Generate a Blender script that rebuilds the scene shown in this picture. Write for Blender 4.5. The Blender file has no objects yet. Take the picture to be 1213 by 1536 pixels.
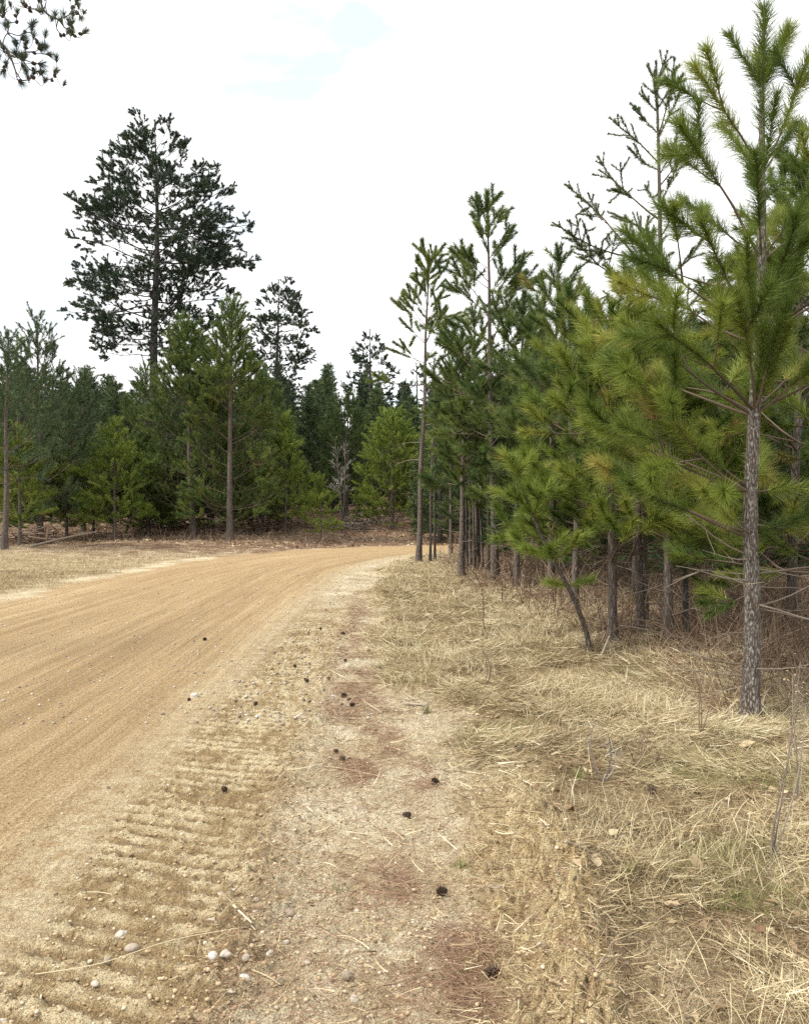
import bpy, math
import numpy as np
from mathutils import Vector

SC = bpy.context.scene
COL = SC.collection
PI = math.pi
F_PX, CX, HY, CAM_H = 1214.0, 606.5, 765.0, 1.6      # focal length in photo pixels, optical axis, horizon row, eye height

# ------------------------------------------------------------------ noise
_tab = np.random.default_rng(7).random((256, 256))
def vnoise(x, y, seed=0):
    x = np.asarray(x, float) + seed * 17.31; y = np.asarray(y, float) + seed * 9.73
    xi = np.floor(x).astype(np.int64); yi = np.floor(y).astype(np.int64)
    fx = x - xi; fy = y - yi
    fx = fx * fx * (3 - 2 * fx); fy = fy * fy * (3 - 2 * fy)
    a = _tab[xi & 255, yi & 255]; b = _tab[(xi + 1) & 255, yi & 255]
    c = _tab[xi & 255, (yi + 1) & 255]; d = _tab[(xi + 1) & 255, (yi + 1) & 255]
    return (a * (1 - fx) + b * fx) * (1 - fy) + (c * (1 - fx) + d * fx) * fy
def fbm(x, y, oct=4, seed=0, gain=.5):
    s = 0; a = 1; t = 0
    for k in range(oct):
        s = s + a * vnoise(x * 2.03 ** k, y * 2.03 ** k, seed + k * 3); t += a; a *= gain
    return s / t
def sst(a, b, x):
    t = np.clip((x - a) / (b - a), 0, 1); return t * t * (3 - 2 * t)

# ------------------------------------------------------------------ road line and ground zones
def _smooth(pts, n=9):
    P = np.array(pts, float); out = []
    for i in range(len(P) - 1):
        p0, p1, p2, p3 = P[max(i - 1, 0)], P[i], P[i + 1], P[min(i + 2, len(P) - 1)]
        for t in np.linspace(0, 1, n, endpoint=False):
            out.append(.5 * ((2 * p1) + (-p0 + p2) * t + (2 * p0 - 5 * p1 + 4 * p2 - p3) * t * t + (-p0 + 3 * p1 - 3 * p2 + p3) * t ** 3))
    out.append(P[-1]); return np.array(out)
ROAD = _smooth([(-3.9, -14), (-3.9, 0), (-4.05, 8), (-4.15, 16), (-3.95, 22), (-3.0, 27), (-1.0, 31), (2.2, 33.6), (7, 35), (14, 35.6), (60, 36)])
_RS = np.concatenate([[0], np.cumsum(np.linalg.norm(np.diff(ROAD, axis=0), axis=1))])
def road_us(x, y):
    x = np.asarray(x, float).ravel(); y = np.asarray(y, float).ravel()
    best = np.full(x.shape, 1e18); U = np.zeros_like(x); S = np.zeros_like(x)
    for i in range(len(ROAD) - 1):
        a = ROAD[i]; d = ROAD[i + 1] - a; L = np.hypot(*d); d = d / L
        px = x - a[0]; py = y - a[1]
        t = np.clip(px * d[0] + py * d[1], 0, L)
        qx = px - t * d[0]; qy = py - t * d[1]
        D = qx * qx + qy * qy
        m = D < best
        best[m] = D[m]; U[m] = (np.sqrt(D) * np.sign(px * d[1] - py * d[0]))[m]; S[m] = _RS[i] + t[m]
    return U, S

GB = np.array([(1.0, .84), (2.5, .80), (3.3, .74), (4.3, .70), (4.8, .45), (5.3, .14), (8.3, -.25), (12, -.5), (18.5, -.7)])
SB = np.array([(0, 4.5), (4, 3.5), (6, 2.9), (8.8, 2.0), (12, 1.7), (18.5, 1.2), (24, 1.0), (30, 2.0)])
def zones(x, y):
    """all the ground masks at world points"""
    u, s = road_us(x, y); x = np.ravel(x); y = np.ravel(y)
    n = fbm(x * 1.3, y * 1.3, 3, 2) - .5; nf = fbm(x * 5, y * 5, 3, 5) - .5
    hwR = 2.62 + .25 * n; hwL = 2.75 + 1.1 * n + .5 * sst(24, 30, s - 14)
    road = (1 - sst(hwR - .25, hwR + .3, u)) * (1 - sst(hwL - .15, hwL + .35, -u))
    trk_fade = 1 - sst(11, 16, y + 3 * n)
    track = sst(2.42, 2.62, u + .25 * n) * (1 - sst(3.2, 3.45, u + .25 * n)) * trk_fade
    gb = np.interp(y, GB[:, 0], GB[:, 1])
    far = sst(17, 21, y)
    gu = (x - gb) * (1 - far) + (u - 3.45) * far
    grassR = sst(-.15, .3, gu + (.25 + .85 * sst(4.3, 6, y)) * n + .35 * nf) * (u > 0)
    grassL = sst(3.1, 4.2, -u + 1.5 * n) * (1 - sst(24, 32, y + 4 * n)) * (u < 0)
    sb = np.interp(y, SB[:, 0], SB[:, 1])
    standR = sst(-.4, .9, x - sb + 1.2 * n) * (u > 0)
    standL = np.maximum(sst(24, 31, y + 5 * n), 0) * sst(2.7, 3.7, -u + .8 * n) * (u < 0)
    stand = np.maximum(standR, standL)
    berm = np.exp(-((x - .62 - .05 * np.sin(y * 2.1) - .20 * n - .06 * nf) / .13) ** 2) * (1 - sst(3.9, 4.7, y)) * (.45 + .9 * fbm(x * 3, y * 3, 2, 21))
    sandz = sst(.20, .42, x + .5 * n + .2 * nf) * (1 - sst(.66, .86, x + .3 * n + .25 * nf)) * (1 - sst(4.1, 4.9, y + 1.2 * n))
    shoulder = np.clip(sst(3.1, 3.4, u) * (1 - grassR) * (u > 0), 0, 1)
    band = np.exp(-((x - np.interp(y, [2.4, 3.4, 4.2, 4.7, 5.8, 8, 12], [.22, .12, .03, -.10, -.32, -.58, -.85])) / np.interp(y, [2.5, 4, 6, 9], [.13, .17, .26, .34])) ** 2)
    lit = .50 * sst(.25, 1.0, np.sqrt(band) * (.12 + .95 * sst(.36, .62, fbm(x * 4.2, y * 2.6, 4, 33))) + .8 * (fbm(x * 2.4, y * 1.9, 4, 31) - .46)) * shoulder * (1 - sst(15, 20, y))
    windrow = np.exp(-((u - 3.36 - .1 * n) / .13) ** 2) * (1 - sst(5.5, 8, y))
    return dict(u=u, s=s, n=n, nf=nf, road=road, track=track, grass=np.maximum(grassR, grassL), grassR=grassR, grassL=grassL,
                stand=stand, berm=berm, sandz=sandz, lit=lit, shoulder=shoulder, windrow=windrow)

def height(x, y, z=None):
    sh = np.shape(x); x = np.ravel(np.asarray(x, float)); y = np.ravel(np.asarray(y, float))
    if z is None: z = zones(x, y)
    u, s = z['u'], z['s']; tr = z['track']; rd = z['road']; off = 1 - rd
    h = .05 * (fbm(x * .25, y * .25, 2, 40) - .5)
    h += 1.15 * sst(37, 58, y) + 5.0 * sst(55, 130, y) + .10 * z['stand'] * (u > 0) + .06 * z['grassR']
    h += .25 * sst(4, 9, -u) * sst(20, 34, y)
    # graded surface: long low grooves left by the blade
    h += rd * (.010 * (fbm(u * 3.0, s * .10, 3, 50) - .5) + .012 * (fbm(u * 9, s * .22, 3, 51) - .5) + .006 * (fbm(u * 28, s * .5, 2, 52) - .5))
    near = 1 - sst(9, 16, y)
    # lug marks pressed across the soft edge of the road
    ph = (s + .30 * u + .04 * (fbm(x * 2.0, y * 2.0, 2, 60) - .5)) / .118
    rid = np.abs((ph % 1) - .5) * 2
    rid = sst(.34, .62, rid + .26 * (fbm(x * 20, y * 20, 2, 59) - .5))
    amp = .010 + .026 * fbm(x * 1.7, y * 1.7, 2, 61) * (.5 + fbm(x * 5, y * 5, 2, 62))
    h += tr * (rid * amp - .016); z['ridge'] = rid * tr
    h += z['windrow'] * (.030 * fbm(x * 9, y * 9, 3, 63) + .01)
    h += z['berm'] * (.15 + .11 * (fbm(x * 11, y * 11, 3, 66) - .5))
    cl = fbm(x * 14, y * 14, 3, 64) - .5
    cl2 = 2.2 * np.maximum(fbm(x * 34, y * 34, 2, 65) - .5, 0)
    h += near * (off * (1 - .75 * tr) * .022 * cl + (.55 * tr + 0.45 * z['windrow'] + 1.3 * z['berm'] + .8 * z['sandz'] + .35 * z['shoulder'] + .25 * z['grassR']) * .055 * cl2)
    h += z['grassR'] * (.09 * (fbm(x * 1.8, y * 1.8, 2, 67) - .5) + .05 * (fbm(x * 6, y * 6, 2, 68) - .5))
    h += z['stand'] * .12 * (fbm(x * 1.1, y * 1.1, 2, 69) - .5)
    return h.reshape(sh)
def hz(x, y): return float(height(np.array([x]), np.array([y]))[0])
def gpt(px, py):
    """world ground point seen at photo pixel (px, py) on level ground"""
    d = CAM_H * F_PX / (py - HY); return ((px - CX) / F_PX * d, d)

# ------------------------------------------------------------------ mesh helpers
class MB:
    """collects verts / faces with a material index and one value per face; builds ONE mesh object"""
    def __init__(s): s.V = []; s.F = []; s.n = 0
    def add(s, V, F, mi=0, var=.5):
        V = np.asarray(V, np.float32).reshape(-1, 3); F = np.asarray(F, np.int64)
        if len(F) == 0: return
        v = np.broadcast_to(np.asarray(var, np.float32), (len(F),))
        s.V.append(V); s.F.append((F + s.n, mi, v)); s.n += len(V)
    def tube(s, pts, rad, sides=5, mi=0, var=.5, cap=True, rough=None):
        P = np.asarray(pts, float); r = np.broadcast_to(np.asarray(rad, float), (len(P),))
        T = np.gradient(P, axis=0); T /= np.linalg.norm(T, axis=1)[:, None] + 1e-9
        ref = np.array([0., 0, 1]) if abs(T[:, 2]).mean() < .8 else np.array([1., 0, 0])
        A = np.cross(T, ref); A /= np.linalg.norm(A, axis=1)[:, None] + 1e-9
        B = np.cross(T, A)
        th = np.linspace(0, 2 * PI, sides, endpoint=False)
        R = r[:, None] * np.ones(sides)[None]
        if rough is not None: R = R * rough(len(P), sides)
        V = P[:, None] + R[..., None] * (np.cos(th)[None, :, None] * A[:, None] + np.sin(th)[None, :, None] * B[:, None])
        m = len(P); i, j = np.meshgrid(np.arange(m - 1), np.arange(sides), indexing='ij')
        i = i.ravel(); j = j.ravel(); k = (j + 1) % sides
        s.add(V.reshape(-1, 3), np.stack([i * sides + j, i * sides + k, (i + 1) * sides + k, (i + 1) * sides + j], 1), mi, var)
        if cap:
            for e, base in ((P[0], 0), (P[-1], (m - 1) * sides)):
                ring = V.reshape(-1, 3)[base:base + sides]
                jj = np.arange(sides)
                f = np.stack([jj, (jj + 1) % sides, np.full(sides, sides)], 1)
                s.add(np.vstack([ring, e]), f if base else f[:, ::-1], mi, var)
    def build(s, name, mats, parent=None, smooth=False):
        me = bpy.data.meshes.new(name)
        V = np.concatenate(s.V) if s.V else np.zeros((0, 3), np.float32)
        me.vertices.add(len(V)); me.vertices.foreach_set('co', V.ravel())
        loops = np.concatenate([f.ravel() for f, _, _ in s.F]); tot = np.concatenate([np.full(len(f), f.shape[1]) for f, _, _ in s.F])
        me.loops.add(len(loops)); me.loops.foreach_set('vertex_index', loops.astype(np.int32))
        me.polygons.add(len(tot)); me.polygons.foreach_set('loop_start', np.concatenate([[0], np.cumsum(tot)[:-1]]).astype(np.int32))
        me.polygons.foreach_set('material_index', np.concatenate([np.full(len(f), m) for f, m, _ in s.F]).astype(np.int32))
        at = me.attributes.new('var', 'FLOAT', 'FACE'); at.data.foreach_set('value', np.concatenate([v for _, _, v in s.F]).astype(np.float32))
        if smooth: me.polygons.foreach_set('use_smooth', np.ones(len(tot), bool))
        for m in (mats if isinstance(mats, (list, tuple)) else [mats]): me.materials.append(m)
        me.update(calc_edges=True)
        o = bpy.data.objects.new(name, me); COL.objects.link(o)
        if parent: o.parent = parent
        return o
def tag(o, label=None, cat=None, group=None, kind=None):
    if label: o['label'] = label
    if cat: o['category'] = cat
    if group: o['group'] = group
    if kind: o['kind'] = kind
    return o
def empty(name, loc, rz=0):
    o = bpy.data.objects.new(name, None); o.location = loc; o.rotation_euler = (0, 0, rz); o.empty_display_size = .2
    COL.objects.link(o); return o
def children(o): return [c for c in bpy.data.objects if c.parent == o]
def copy_tree(o, parent=None):
    c = o.copy(); COL.objects.link(c)
    if parent: c.parent = parent
    for ch in KIDS.get(o.name, []):
        copy_tree(ch, c)
    return c
KIDS = {}
def nrm(v): v = np.asarray(v, float); return v / (np.linalg.norm(v) + 1e-9)

# ------------------------------------------------------------------ materials
def mat(name):
    m = bpy.data.materials.new(name); m.use_nodes = True; nt = m.node_tree; nt.nodes.clear()
    return m, nt, nt.nodes.new('ShaderNodeOutputMaterial')
class G:
    """small node-graph helper"""
    def __init__(s, nt): s.nt = nt
    def n(s, t, **k):
        n = s.nt.nodes.new(t)
        for a, v in k.items(): setattr(n, a, v)
        return n
    def put(s, sock, v):
        if hasattr(v, 'is_output'): s.nt.links.new(v, sock)
        elif v is not None: sock.default_value = v
    def attr(s, name, out='Fac'): return s.n('ShaderNodeAttribute', attribute_name=name).outputs[out]
    def noise(s, vec, scale, detail=3, rough=.55, dist=0):
        n = s.n('ShaderNodeTexNoise'); s.put(n.inputs['Vector'], vec); n.inputs['Scale'].default_value = scale
        n.inputs['Detail'].default_value = detail; n.inputs['Roughness'].default_value = rough; n.inputs['Distortion'].default_value = dist
        return n.outputs['Fac']
    def voro(s, vec, scale, out='Distance', feature='F1'):
        n = s.n('ShaderNodeTexVoronoi', feature=feature); s.put(n.inputs['Vector'], vec); n.inputs['Scale'].default_value = scale
        return n.outputs[out]
    def math(s, op, a, b=None, c=None, clamp=False):
        n = s.n('ShaderNodeMath', operation=op, use_clamp=clamp)
        for i, v in enumerate((a, b, c)): s.put(n.inputs[i], v)
        return n.outputs[0]
    def ramp(s, f, stops, interp='LINEAR'):
        n = s.n('ShaderNodeValToRGB'); s.put(n.inputs[0], f); cr = n.color_ramp; cr.interpolation = interp
        while len(cr.elements) < len(stops): cr.elements.new(.5)
        for e, (p, c) in zip(cr.elements, stops):
            e.position = p; e.color = (*c, 1) if len(c) == 3 else c
        return n.outputs[0]
    def lin(s, f, a, b):
        n = s.n('ShaderNodeMapRange', clamp=True); s.put(n.inputs[0], f); n.inputs[1].default_value = a; n.inputs[2].default_value = b
        return n.outputs[0]
    def mix(s, f, a, b, mode='MIX'):
        n = s.n('ShaderNodeMix', data_type='RGBA', blend_type=mode)
        s.put(n.inputs[0], f)
        for i, v in ((6, a), (7, b)):
            s.put(n.inputs[i], (*v, 1) if isinstance(v, tuple) and len(v) == 3 else v)
        return n.outputs[2]
    def scale(s, vec, v):
        n = s.n('ShaderNodeMapping'); s.put(n.inputs[0], vec); n.inputs['Scale'].default_value = v; return n.outputs[0]
    def bump(s, h, dist, strength=1.0, normal=None):
        n = s.n('ShaderNodeBump'); s.put(n.inputs['Height'], h); n.inputs['Distance'].default_value = dist; n.inputs['Strength'].default_value = strength
        if normal is not None: s.put(n.inputs['Normal'], normal)
        return n.outputs[0]
    def bsdf(s, out, col, rough=.85, normal=None, spec=.25):
        b = s.n('ShaderNodeBsdfPrincipled'); s.put(b.inputs['Base Color'], (*col, 1) if isinstance(col, tuple) and len(col) == 3 else col)
        s.put(b.inputs['Roughness'], rough); b.inputs['Specular IOR Level'].default_value = spec
        if normal is not None: s.put(b.inputs['Normal'], normal)
        if out is not None: s.nt.links.new(b.outputs[0], out.inputs['Surface'])
        return b.outputs[0]
    def objco(s): return s.n('ShaderNodeTexCoord').outputs['Object']
    def rnd(s): return s.n('ShaderNodeObjectInfo').outputs['Random']

def needle_mat(name, stops, transl=.22, hue=.0):
    m, nt, out = mat(name); g = G(nt)
    f = g.math('ADD', g.attr('var'), g.math('MULTIPLY', g.math('SUBTRACT', g.rnd(), .5), hue), clamp=True)
    c = g.ramp(f, stops)
    b = g.bsdf(None, c, .5, spec=.3)
    t = g.n('ShaderNodeBsdfTranslucent'); g.put(t.inputs[0], c)
    mx = g.n('ShaderNodeMixShader'); mx.inputs[0].default_value = transl
    nt.links.new(b, mx.inputs[1]); nt.links.new(t.outputs[0], mx.inputs[2]); nt.links.new(mx.outputs[0], out.inputs['Surface'])
    return m
def bark_mat(name, stops, sx=30, flake=None, bump=.012):
    m, nt, out = mat(name); g = G(nt); oc = g.objco()
    p = g.scale(oc, (sx, sx, sx * .28))
    v = g.voro(p, 1.0, 'Distance', 'DISTANCE_TO_EDGE')
    n = g.noise(p, .7, 5, .65)
    f = g.math('ADD', g.math('MULTIPLY', n, .75), g.math('MULTIPLY', g.lin(v, 0, .35), .3))
    c = g.ramp(f, stops)
    if flake:
        k = g.noise(g.scale(oc, (38, 38, 22)), 1.0, 5, .7)
        c = g.mix(g.math('MULTIPLY', g.lin(k, .53, .62), .7), c, flake)
    h = g.math('ADD', g.math('MULTIPLY', g.lin(v, 0, .3), .7), g.math('MULTIPLY', n, .6))
    g.bsdf(out, c, .9, g.bump(h, bump), .15)
    return m
def flat_mat(name, stops, rough=.8, nscale=None, bump=0, transl=0):
    m, nt, out = mat(name); g = G(nt)
    f = g.attr('var')
    if nscale: f = g.math('ADD', f, g.math('MULTIPLY', g.math('SUBTRACT', g.noise(g.objco(), nscale, 4), .5), .6), clamp=True)
    c = g.ramp(f, stops)
    nn = g.bump(g.noise(g.objco(), nscale or 20, 4), bump) if bump else None
    b = g.bsdf(out, c, rough, nn, .2)
    if transl:
        t = g.n('ShaderNodeBsdfTranslucent'); g.put(t.inputs[0], c)
        mx = g.n('ShaderNodeMixShader'); mx.inputs[0].default_value = transl
        nt.links.new(b, mx.inputs[1]); nt.links.new(t.outputs[0], mx.inputs[2]); nt.links.new(mx.outputs[0], out.inputs['Surface'])
    return m

M = {}
M['needle_bright'] = needle_mat('needles_yellow_green', [(0, (.058, .10, .02)), (.4, (.145, .205, .034)), (.75, (.27, .315, .055)), (.95, (.40, .40, .09)), (1, (.38, .28, .10))], .3, .18)
M['needle_mid'] = needle_mat('needles_green', [(0, (.048, .084, .028)), (.5, (.122, .172, .044)), (.85, (.215, .255, .062)), (1, (.28, .25, .08))], .28, .25)
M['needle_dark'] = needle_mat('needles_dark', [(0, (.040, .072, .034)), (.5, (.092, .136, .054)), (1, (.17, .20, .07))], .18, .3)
M['needle_silhouette'] = needle_mat('needles_blue_dark', [(0, (.026, .046, .028)), (.5, (.056, .086, .048)), (1, (.11, .14, .066))], .08, .2)  # bluish green, with the darkness of a backlit silhouette put into the colour
M['needle_fresh'] = needle_mat('needles_fresh', [(0, (.11, .17, .03)), (.5, (.23, .30, .055)), (1, (.40, .43, .10))], .3, .1)
M['needle_jack'] = needle_mat('needles_short', [(0, (.04, .07, .02)), (.5, (.085, .12, .03)), (1, (.16, .17, .05))], .2, .2)
M['bark_grey'] = bark_mat('bark_scaly_grey', [(.25, (.05, .041, .035)), (.49, (.165, .135, .114)), (.78, (.35, .31, .27))], 55, (.48, .48, .43), .016)
M['bark'] = bark_mat('bark_brown', [(.2, (.045, .037, .031)), (.5, (.125, .104, .088)), (.85, (.25, .215, .185))], 30)
M['bark_dark'] = bark_mat('bark_dark', [(.2, (.03, .028, .027)), (.5, (.075, .067, .062)), (.85, (.15, .135, .125))], 12, None, .03)
M['bark_birch'] = bark_mat('bark_pale', [(.2, (.18, .16, .14)), (.5, (.38, .35, .31)), (.85, (.55, .52, .48))], 9)
M['twig'] = flat_mat('twig_bark', [(0, (.05, .036, .026)), (.5, (.11, .08, .058)), (1, (.20, .15, .11))])
M['dead_twig'] = flat_mat('dead_wood', [(0, (.12, .095, .07)), (.5, (.22, .18, .14)), (1, (.36, .31, .25))], .9)
M['grey_twig'] = flat_mat('bare_grey_twig', [(0, (.16, .13, .12)), (.5, (.27, .235, .22)), (1, (.40, .36, .33))], .9)
M['straw'] = flat_mat('dry_grass_blade', [(0, (.13, .09, .05)), (.2, (.28, .21, .115)), (.5, (.52, .42, .25)), (.8, (.68, .59, .38)), (1, (.78, .72, .53))], .6, transl=.2)
M['green_blade'] = flat_mat('green_grass_blade', [(0, (.12, .14, .045)), (.6, (.24, .25, .09)), (1, (.40, .38, .17))], .6, transl=.25)
M['needle_litter'] = flat_mat('fallen_needle', [(0, (.15, .078, .052)), (.5, (.30, .18, .12)), (1, (.48, .34, .23))], .7)
M['brush'] = flat_mat('brush_stem', [(0, (.08, .05, .036)), (.5, (.18, .12, .085)), (1, (.34, .25, .18))], .9)
M['leaf'] = flat_mat('dead_leaf', [(0, (.16, .09, .05)), (.5, (.34, .24, .14)), (1, (.58, .48, .31))], .7, transl=.15)
M['cone'] = flat_mat('pine_cone_scale', [(0, (.025, .018, .014)), (.5, (.085, .058, .043)), (1, (.21, .145, .10))], .8)
M['stone'] = flat_mat('stone', [(0, (.15, .12, .10)), (.35, (.30, .245, .18)), (.7, (.43, .38, .31)), (1, (.58, .55, .51))], .75, 60, .003)
M['grit'] = flat_mat('grit', [(0, (.18, .13, .085)), (.4, (.38, .28, .165)), (.75, (.50, .40, .26)), (1, (.60, .53, .41))], .85)

# ground: the bare soil kinds, each where its mask says
def ground_mat():
    m, nt, out = mat('earth'); g = G(nt); oc = g.objco()
    z1 = g.n('ShaderNodeSeparateColor'); g.put(z1.inputs[0], g.attr('zone_a', 'Color')); road, track, lit = z1.outputs
    z2 = g.n('ShaderNodeSeparateColor'); g.put(z2.inputs[0], g.attr('zone_b', 'Color')); grass, stand, sand = z2.outputs
    us = g.attr('road_us', 'Vector')
    st1 = g.noise(g.scale(us, (1.1, .06, 1)), 1, 4, .55, .3)
    st2 = g.noise(g.scale(us, (7, .16, 1)), 1, 5, .6, .2)
    st3 = g.noise(g.scale(us, (34, .7, 1)), 1, 4, .65)
    blot = g.noise(oc, 1.6, 5, .6); mid = g.noise(oc, 9, 4, .65); fine = g.noise(oc, 55, 4, .7); grain = g.noise(oc, 170, 3, .75)
    peb = g.n('ShaderNodeTexVoronoi', feature='F1'); g.put(peb.inputs['Vector'], oc); peb.inputs['Scale'].default_value = 120
    pcol = g.n('ShaderNodeSeparateColor'); g.put(pcol.inputs[0], peb.outputs['Color'])
    # road: orange-tan sand with pale dry streaks
    f = g.math('ADD', g.math('MULTIPLY', st1, .24), g.math('ADD', g.math('MULTIPLY', st2, .34), g.math('MULTIPLY', st3, .34)))
    f = g.math('ADD', f, g.math('MULTIPLY', g.math('SUBTRACT', fine, .5), .18))
    c_road = g.ramp(f, [(.36, (.33, .228, .12)), (.48, (.455, .327, .182)), (.56, (.54, .408, .238)), (.66, (.65, .535, .345))])
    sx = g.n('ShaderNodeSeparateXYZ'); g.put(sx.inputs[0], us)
    dry = g.math('MULTIPLY', g.lin(g.math('ADD', sx.outputs[0], g.math('MULTIPLY', blot, .9)), 2.45, 2.85), g.lin(mid, .36, .56))
    c_road = g.mix(g.math('MULTIPLY', dry, .75), c_road, (.60, .51, .34))
    # pressed track: brown with pale patches, darker in the grooves, paler on ridge tops
    f2 = g.math('ADD', g.math('MULTIPLY', blot, .55), g.math('MULTIPLY', mid, .45))
    c_trk = g.ramp(f2, [(.34, (.25, .17, .088)), (.45, (.37, .27, .145)), (.54, (.48, .375, .22)), (.64, (.64, .55, .36))])
    # open shoulder: pale sandy gravel
    c_sho = g.ramp(g.math('ADD', g.math('MULTIPLY', blot, .6), g.math('MULTIPLY', mid, .4)), [(.36, (.38, .285, .17)), (.48, (.56, .47, .31)), (.62, (.72, .645, .47))])
    c_lit = g.ramp(mid, [(.3, (.24, .155, .095)), (.48, (.38, .28, .175)), (.62, (.52, .43, .28))])
    c_gra = g.ramp(g.math('ADD', g.math('MULTIPLY', blot, .5), g.math('MULTIPLY', mid, .5)), [(.34, (.12, .08, .045)), (.46, (.25, .185, .10)), (.56, (.40, .315, .18)), (.68, (.54, .45, .28))])
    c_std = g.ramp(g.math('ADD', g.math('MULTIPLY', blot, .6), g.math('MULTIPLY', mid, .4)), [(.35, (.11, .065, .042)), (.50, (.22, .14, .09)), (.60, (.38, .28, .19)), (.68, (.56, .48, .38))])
    c_snd = g.ramp(mid, [(.3, (.36, .24, .11)), (.48, (.56, .42, .215)), (.66, (.72, .60, .36))])
    pale_top = g.math('MULTIPLY', g.lin(sx.outputs[2], .5, .8), g.lin(g.math('ADD', g.math('MULTIPLY', mid, .5), g.math('MULTIPLY', blot, .5)), .45, .54))
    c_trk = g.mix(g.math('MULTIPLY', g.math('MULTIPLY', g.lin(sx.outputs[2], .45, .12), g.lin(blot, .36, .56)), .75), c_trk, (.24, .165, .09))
    c_trk = g.mix(g.math('MULTIPLY', pale_top, .8), c_trk, (.64, .54, .35))
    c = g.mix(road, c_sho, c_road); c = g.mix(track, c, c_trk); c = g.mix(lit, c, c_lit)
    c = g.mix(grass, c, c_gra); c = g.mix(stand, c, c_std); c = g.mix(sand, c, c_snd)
    # grains and small pebbles of their own colour
    gr = g.ramp(grain, [(.36, (.40, .36, .33)), (.5, (1, 1, 1)), (.63, (1.42, 1.42, 1.4))])
    c = g.mix(.8, c, gr, 'MULTIPLY')
    c = g.mix(.75, c, g.ramp(fine, [(.36, (.66, .62, .58)), (.5, (1, 1, 1)), (.62, (1.22, 1.22, 1.2))]), 'MULTIPLY')
    pebc = g.ramp(pcol.outputs[1], [(0, (.20, .16, .13)), (.5, (.44, .36, .26)), (1, (.62, .58, .52))])
    pk = g.math('MULTIPLY', g.lin(pcol.outputs[0], .74, .80), g.math('SUBTRACT', 1, g.lin(peb.outputs['Distance'], .25, .42)))
    pk = g.math('MULTIPLY', pk, g.math('SUBTRACT', .75, g.math('MULTIPLY', road, .45)))
    c = g.mix(pk, c, pebc)
    hgt = g.math('ADD', g.math('MULTIPLY', fine, 1.1), g.math('ADD', g.math('MULTIPLY', grain, .55), g.math('MULTIPLY', pk, .5)))
    hgt = g.math('ADD', hgt, g.math('MULTIPLY', g.math('MULTIPLY', st3, road), .8))
    g.bsdf(out, c, .95, g.bump(hgt, .024, 1.0), .1)
    return m
M['earth'] = ground_mat()

# ------------------------------------------------------------------ ground and road: one heightfield sheet, split at the road's edge
def build_ground():
    def axis_x():
        a = np.arange(-2.6, 3.2, .0115)
        r = [3.2]; st = .0115
        while r[-1] < 400: st *= 1.022; r.append(r[-1] + st)
        l = [-2.6]; st = .0115
        while l[-1] > -400: st *= 1.022; l.append(l[-1] - st)
        return np.concatenate([l[:0:-1], a, r])
    ys = [-40, -20, -10, -5, -2, 0, 1.0, 1.6]; st = .0095
    while ys[-1] < 900:
        st = max(.0095, (ys[-1] - 1.2) * .0042) if ys[-1] < 60 else st * 1.05
        ys.append(ys[-1] + st)
    xs = axis_x(); ys = np.array(ys)
    X, Y = np.meshgrid(xs, ys, indexing='xy')
    z = zones(X, Y); Z = height(X.ravel(), Y.ravel(), z)
    V = np.stack([X.ravel(), Y.ravel(), Z], 1).astype(np.float32)
    nx, ny = len(xs), len(ys)
    j, i = np.meshgrid(np.arange(ny - 1), np.arange(nx - 1), indexing='ij'); j = j.ravel(); i = i.ravel()
    Fq = np.stack([j * nx + i, j * nx + i + 1, (j + 1) * nx + i + 1, (j + 1) * nx + i], 1)
    isroad = (np.maximum(z['road'], z['track'])[Fq].mean(1) > .5)
    za = np.stack([z['road'], z['track'], z['lit'], np.ones_like(Z)], 1).astype(np.float32)
    zb = np.stack([z['grass'], z['stand'], np.clip(np.maximum(z['berm'] * 1.1, .8 * z['sandz']), 0, 1), np.ones_like(Z)], 1).astype(np.float32)
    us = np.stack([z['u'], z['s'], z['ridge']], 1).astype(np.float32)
    for name, sel, lab, cat in (('ground', ~isroad, 'sandy verge and forest floor with dry soil either side of the dirt road', 'ground'),
                                ('road', isroad, 'graded tan sand road curving right past the pines', 'road')):
        f = Fq[sel]; used = np.unique(f); re = np.zeros(len(V), np.int64); re[used] = np.arange(len(used))
        me = bpy.data.meshes.new(name)
        me.vertices.add(len(used)); me.vertices.foreach_set('co', V[used].ravel())
        me.loops.add(len(f) * 4); me.loops.foreach_set('vertex_index', re[f].ravel().astype(np.int32))
        me.polygons.add(len(f)); me.polygons.foreach_set('loop_start', np.arange(0, len(f) * 4, 4, dtype=np.int32))
        me.polygons.foreach_set('use_smooth', np.ones(len(f), bool))
        for an, arr in (('zone_a', za), ('zone_b', zb)):
            a = me.attributes.new(an, 'FLOAT_COLOR', 'POINT'); a.data.foreach_set('color', arr[used].ravel())
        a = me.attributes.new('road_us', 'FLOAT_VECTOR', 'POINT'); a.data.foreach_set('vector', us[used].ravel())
        me.materials.append(M['earth']); me.update(calc_edges=True)
        o = bpy.data.objects.new(name, me); COL.objects.link(o); tag(o, lab, cat, kind='structure')
build_ground()

# ------------------------------------------------------------------ trees
class Spec:
    def __init__(s, **k):
        s.up = .25; s.wig = .05; s.minmain = 0; s.cover = (.55, .45, .35); s.bare = .35; s.node = .28; s.maxl = 2; s.minL = .28
        s.spread = 48; s.dens = 260; s.nl = .13; s.nw = .0035; s.rk = .011; s.tipL = .10; s.ratio = (.5, .85); s.sides = 4
        s.na = (22, 62); s.lift = .12; s.twig_mat = 1
        s.__dict__.update(k)

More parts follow.
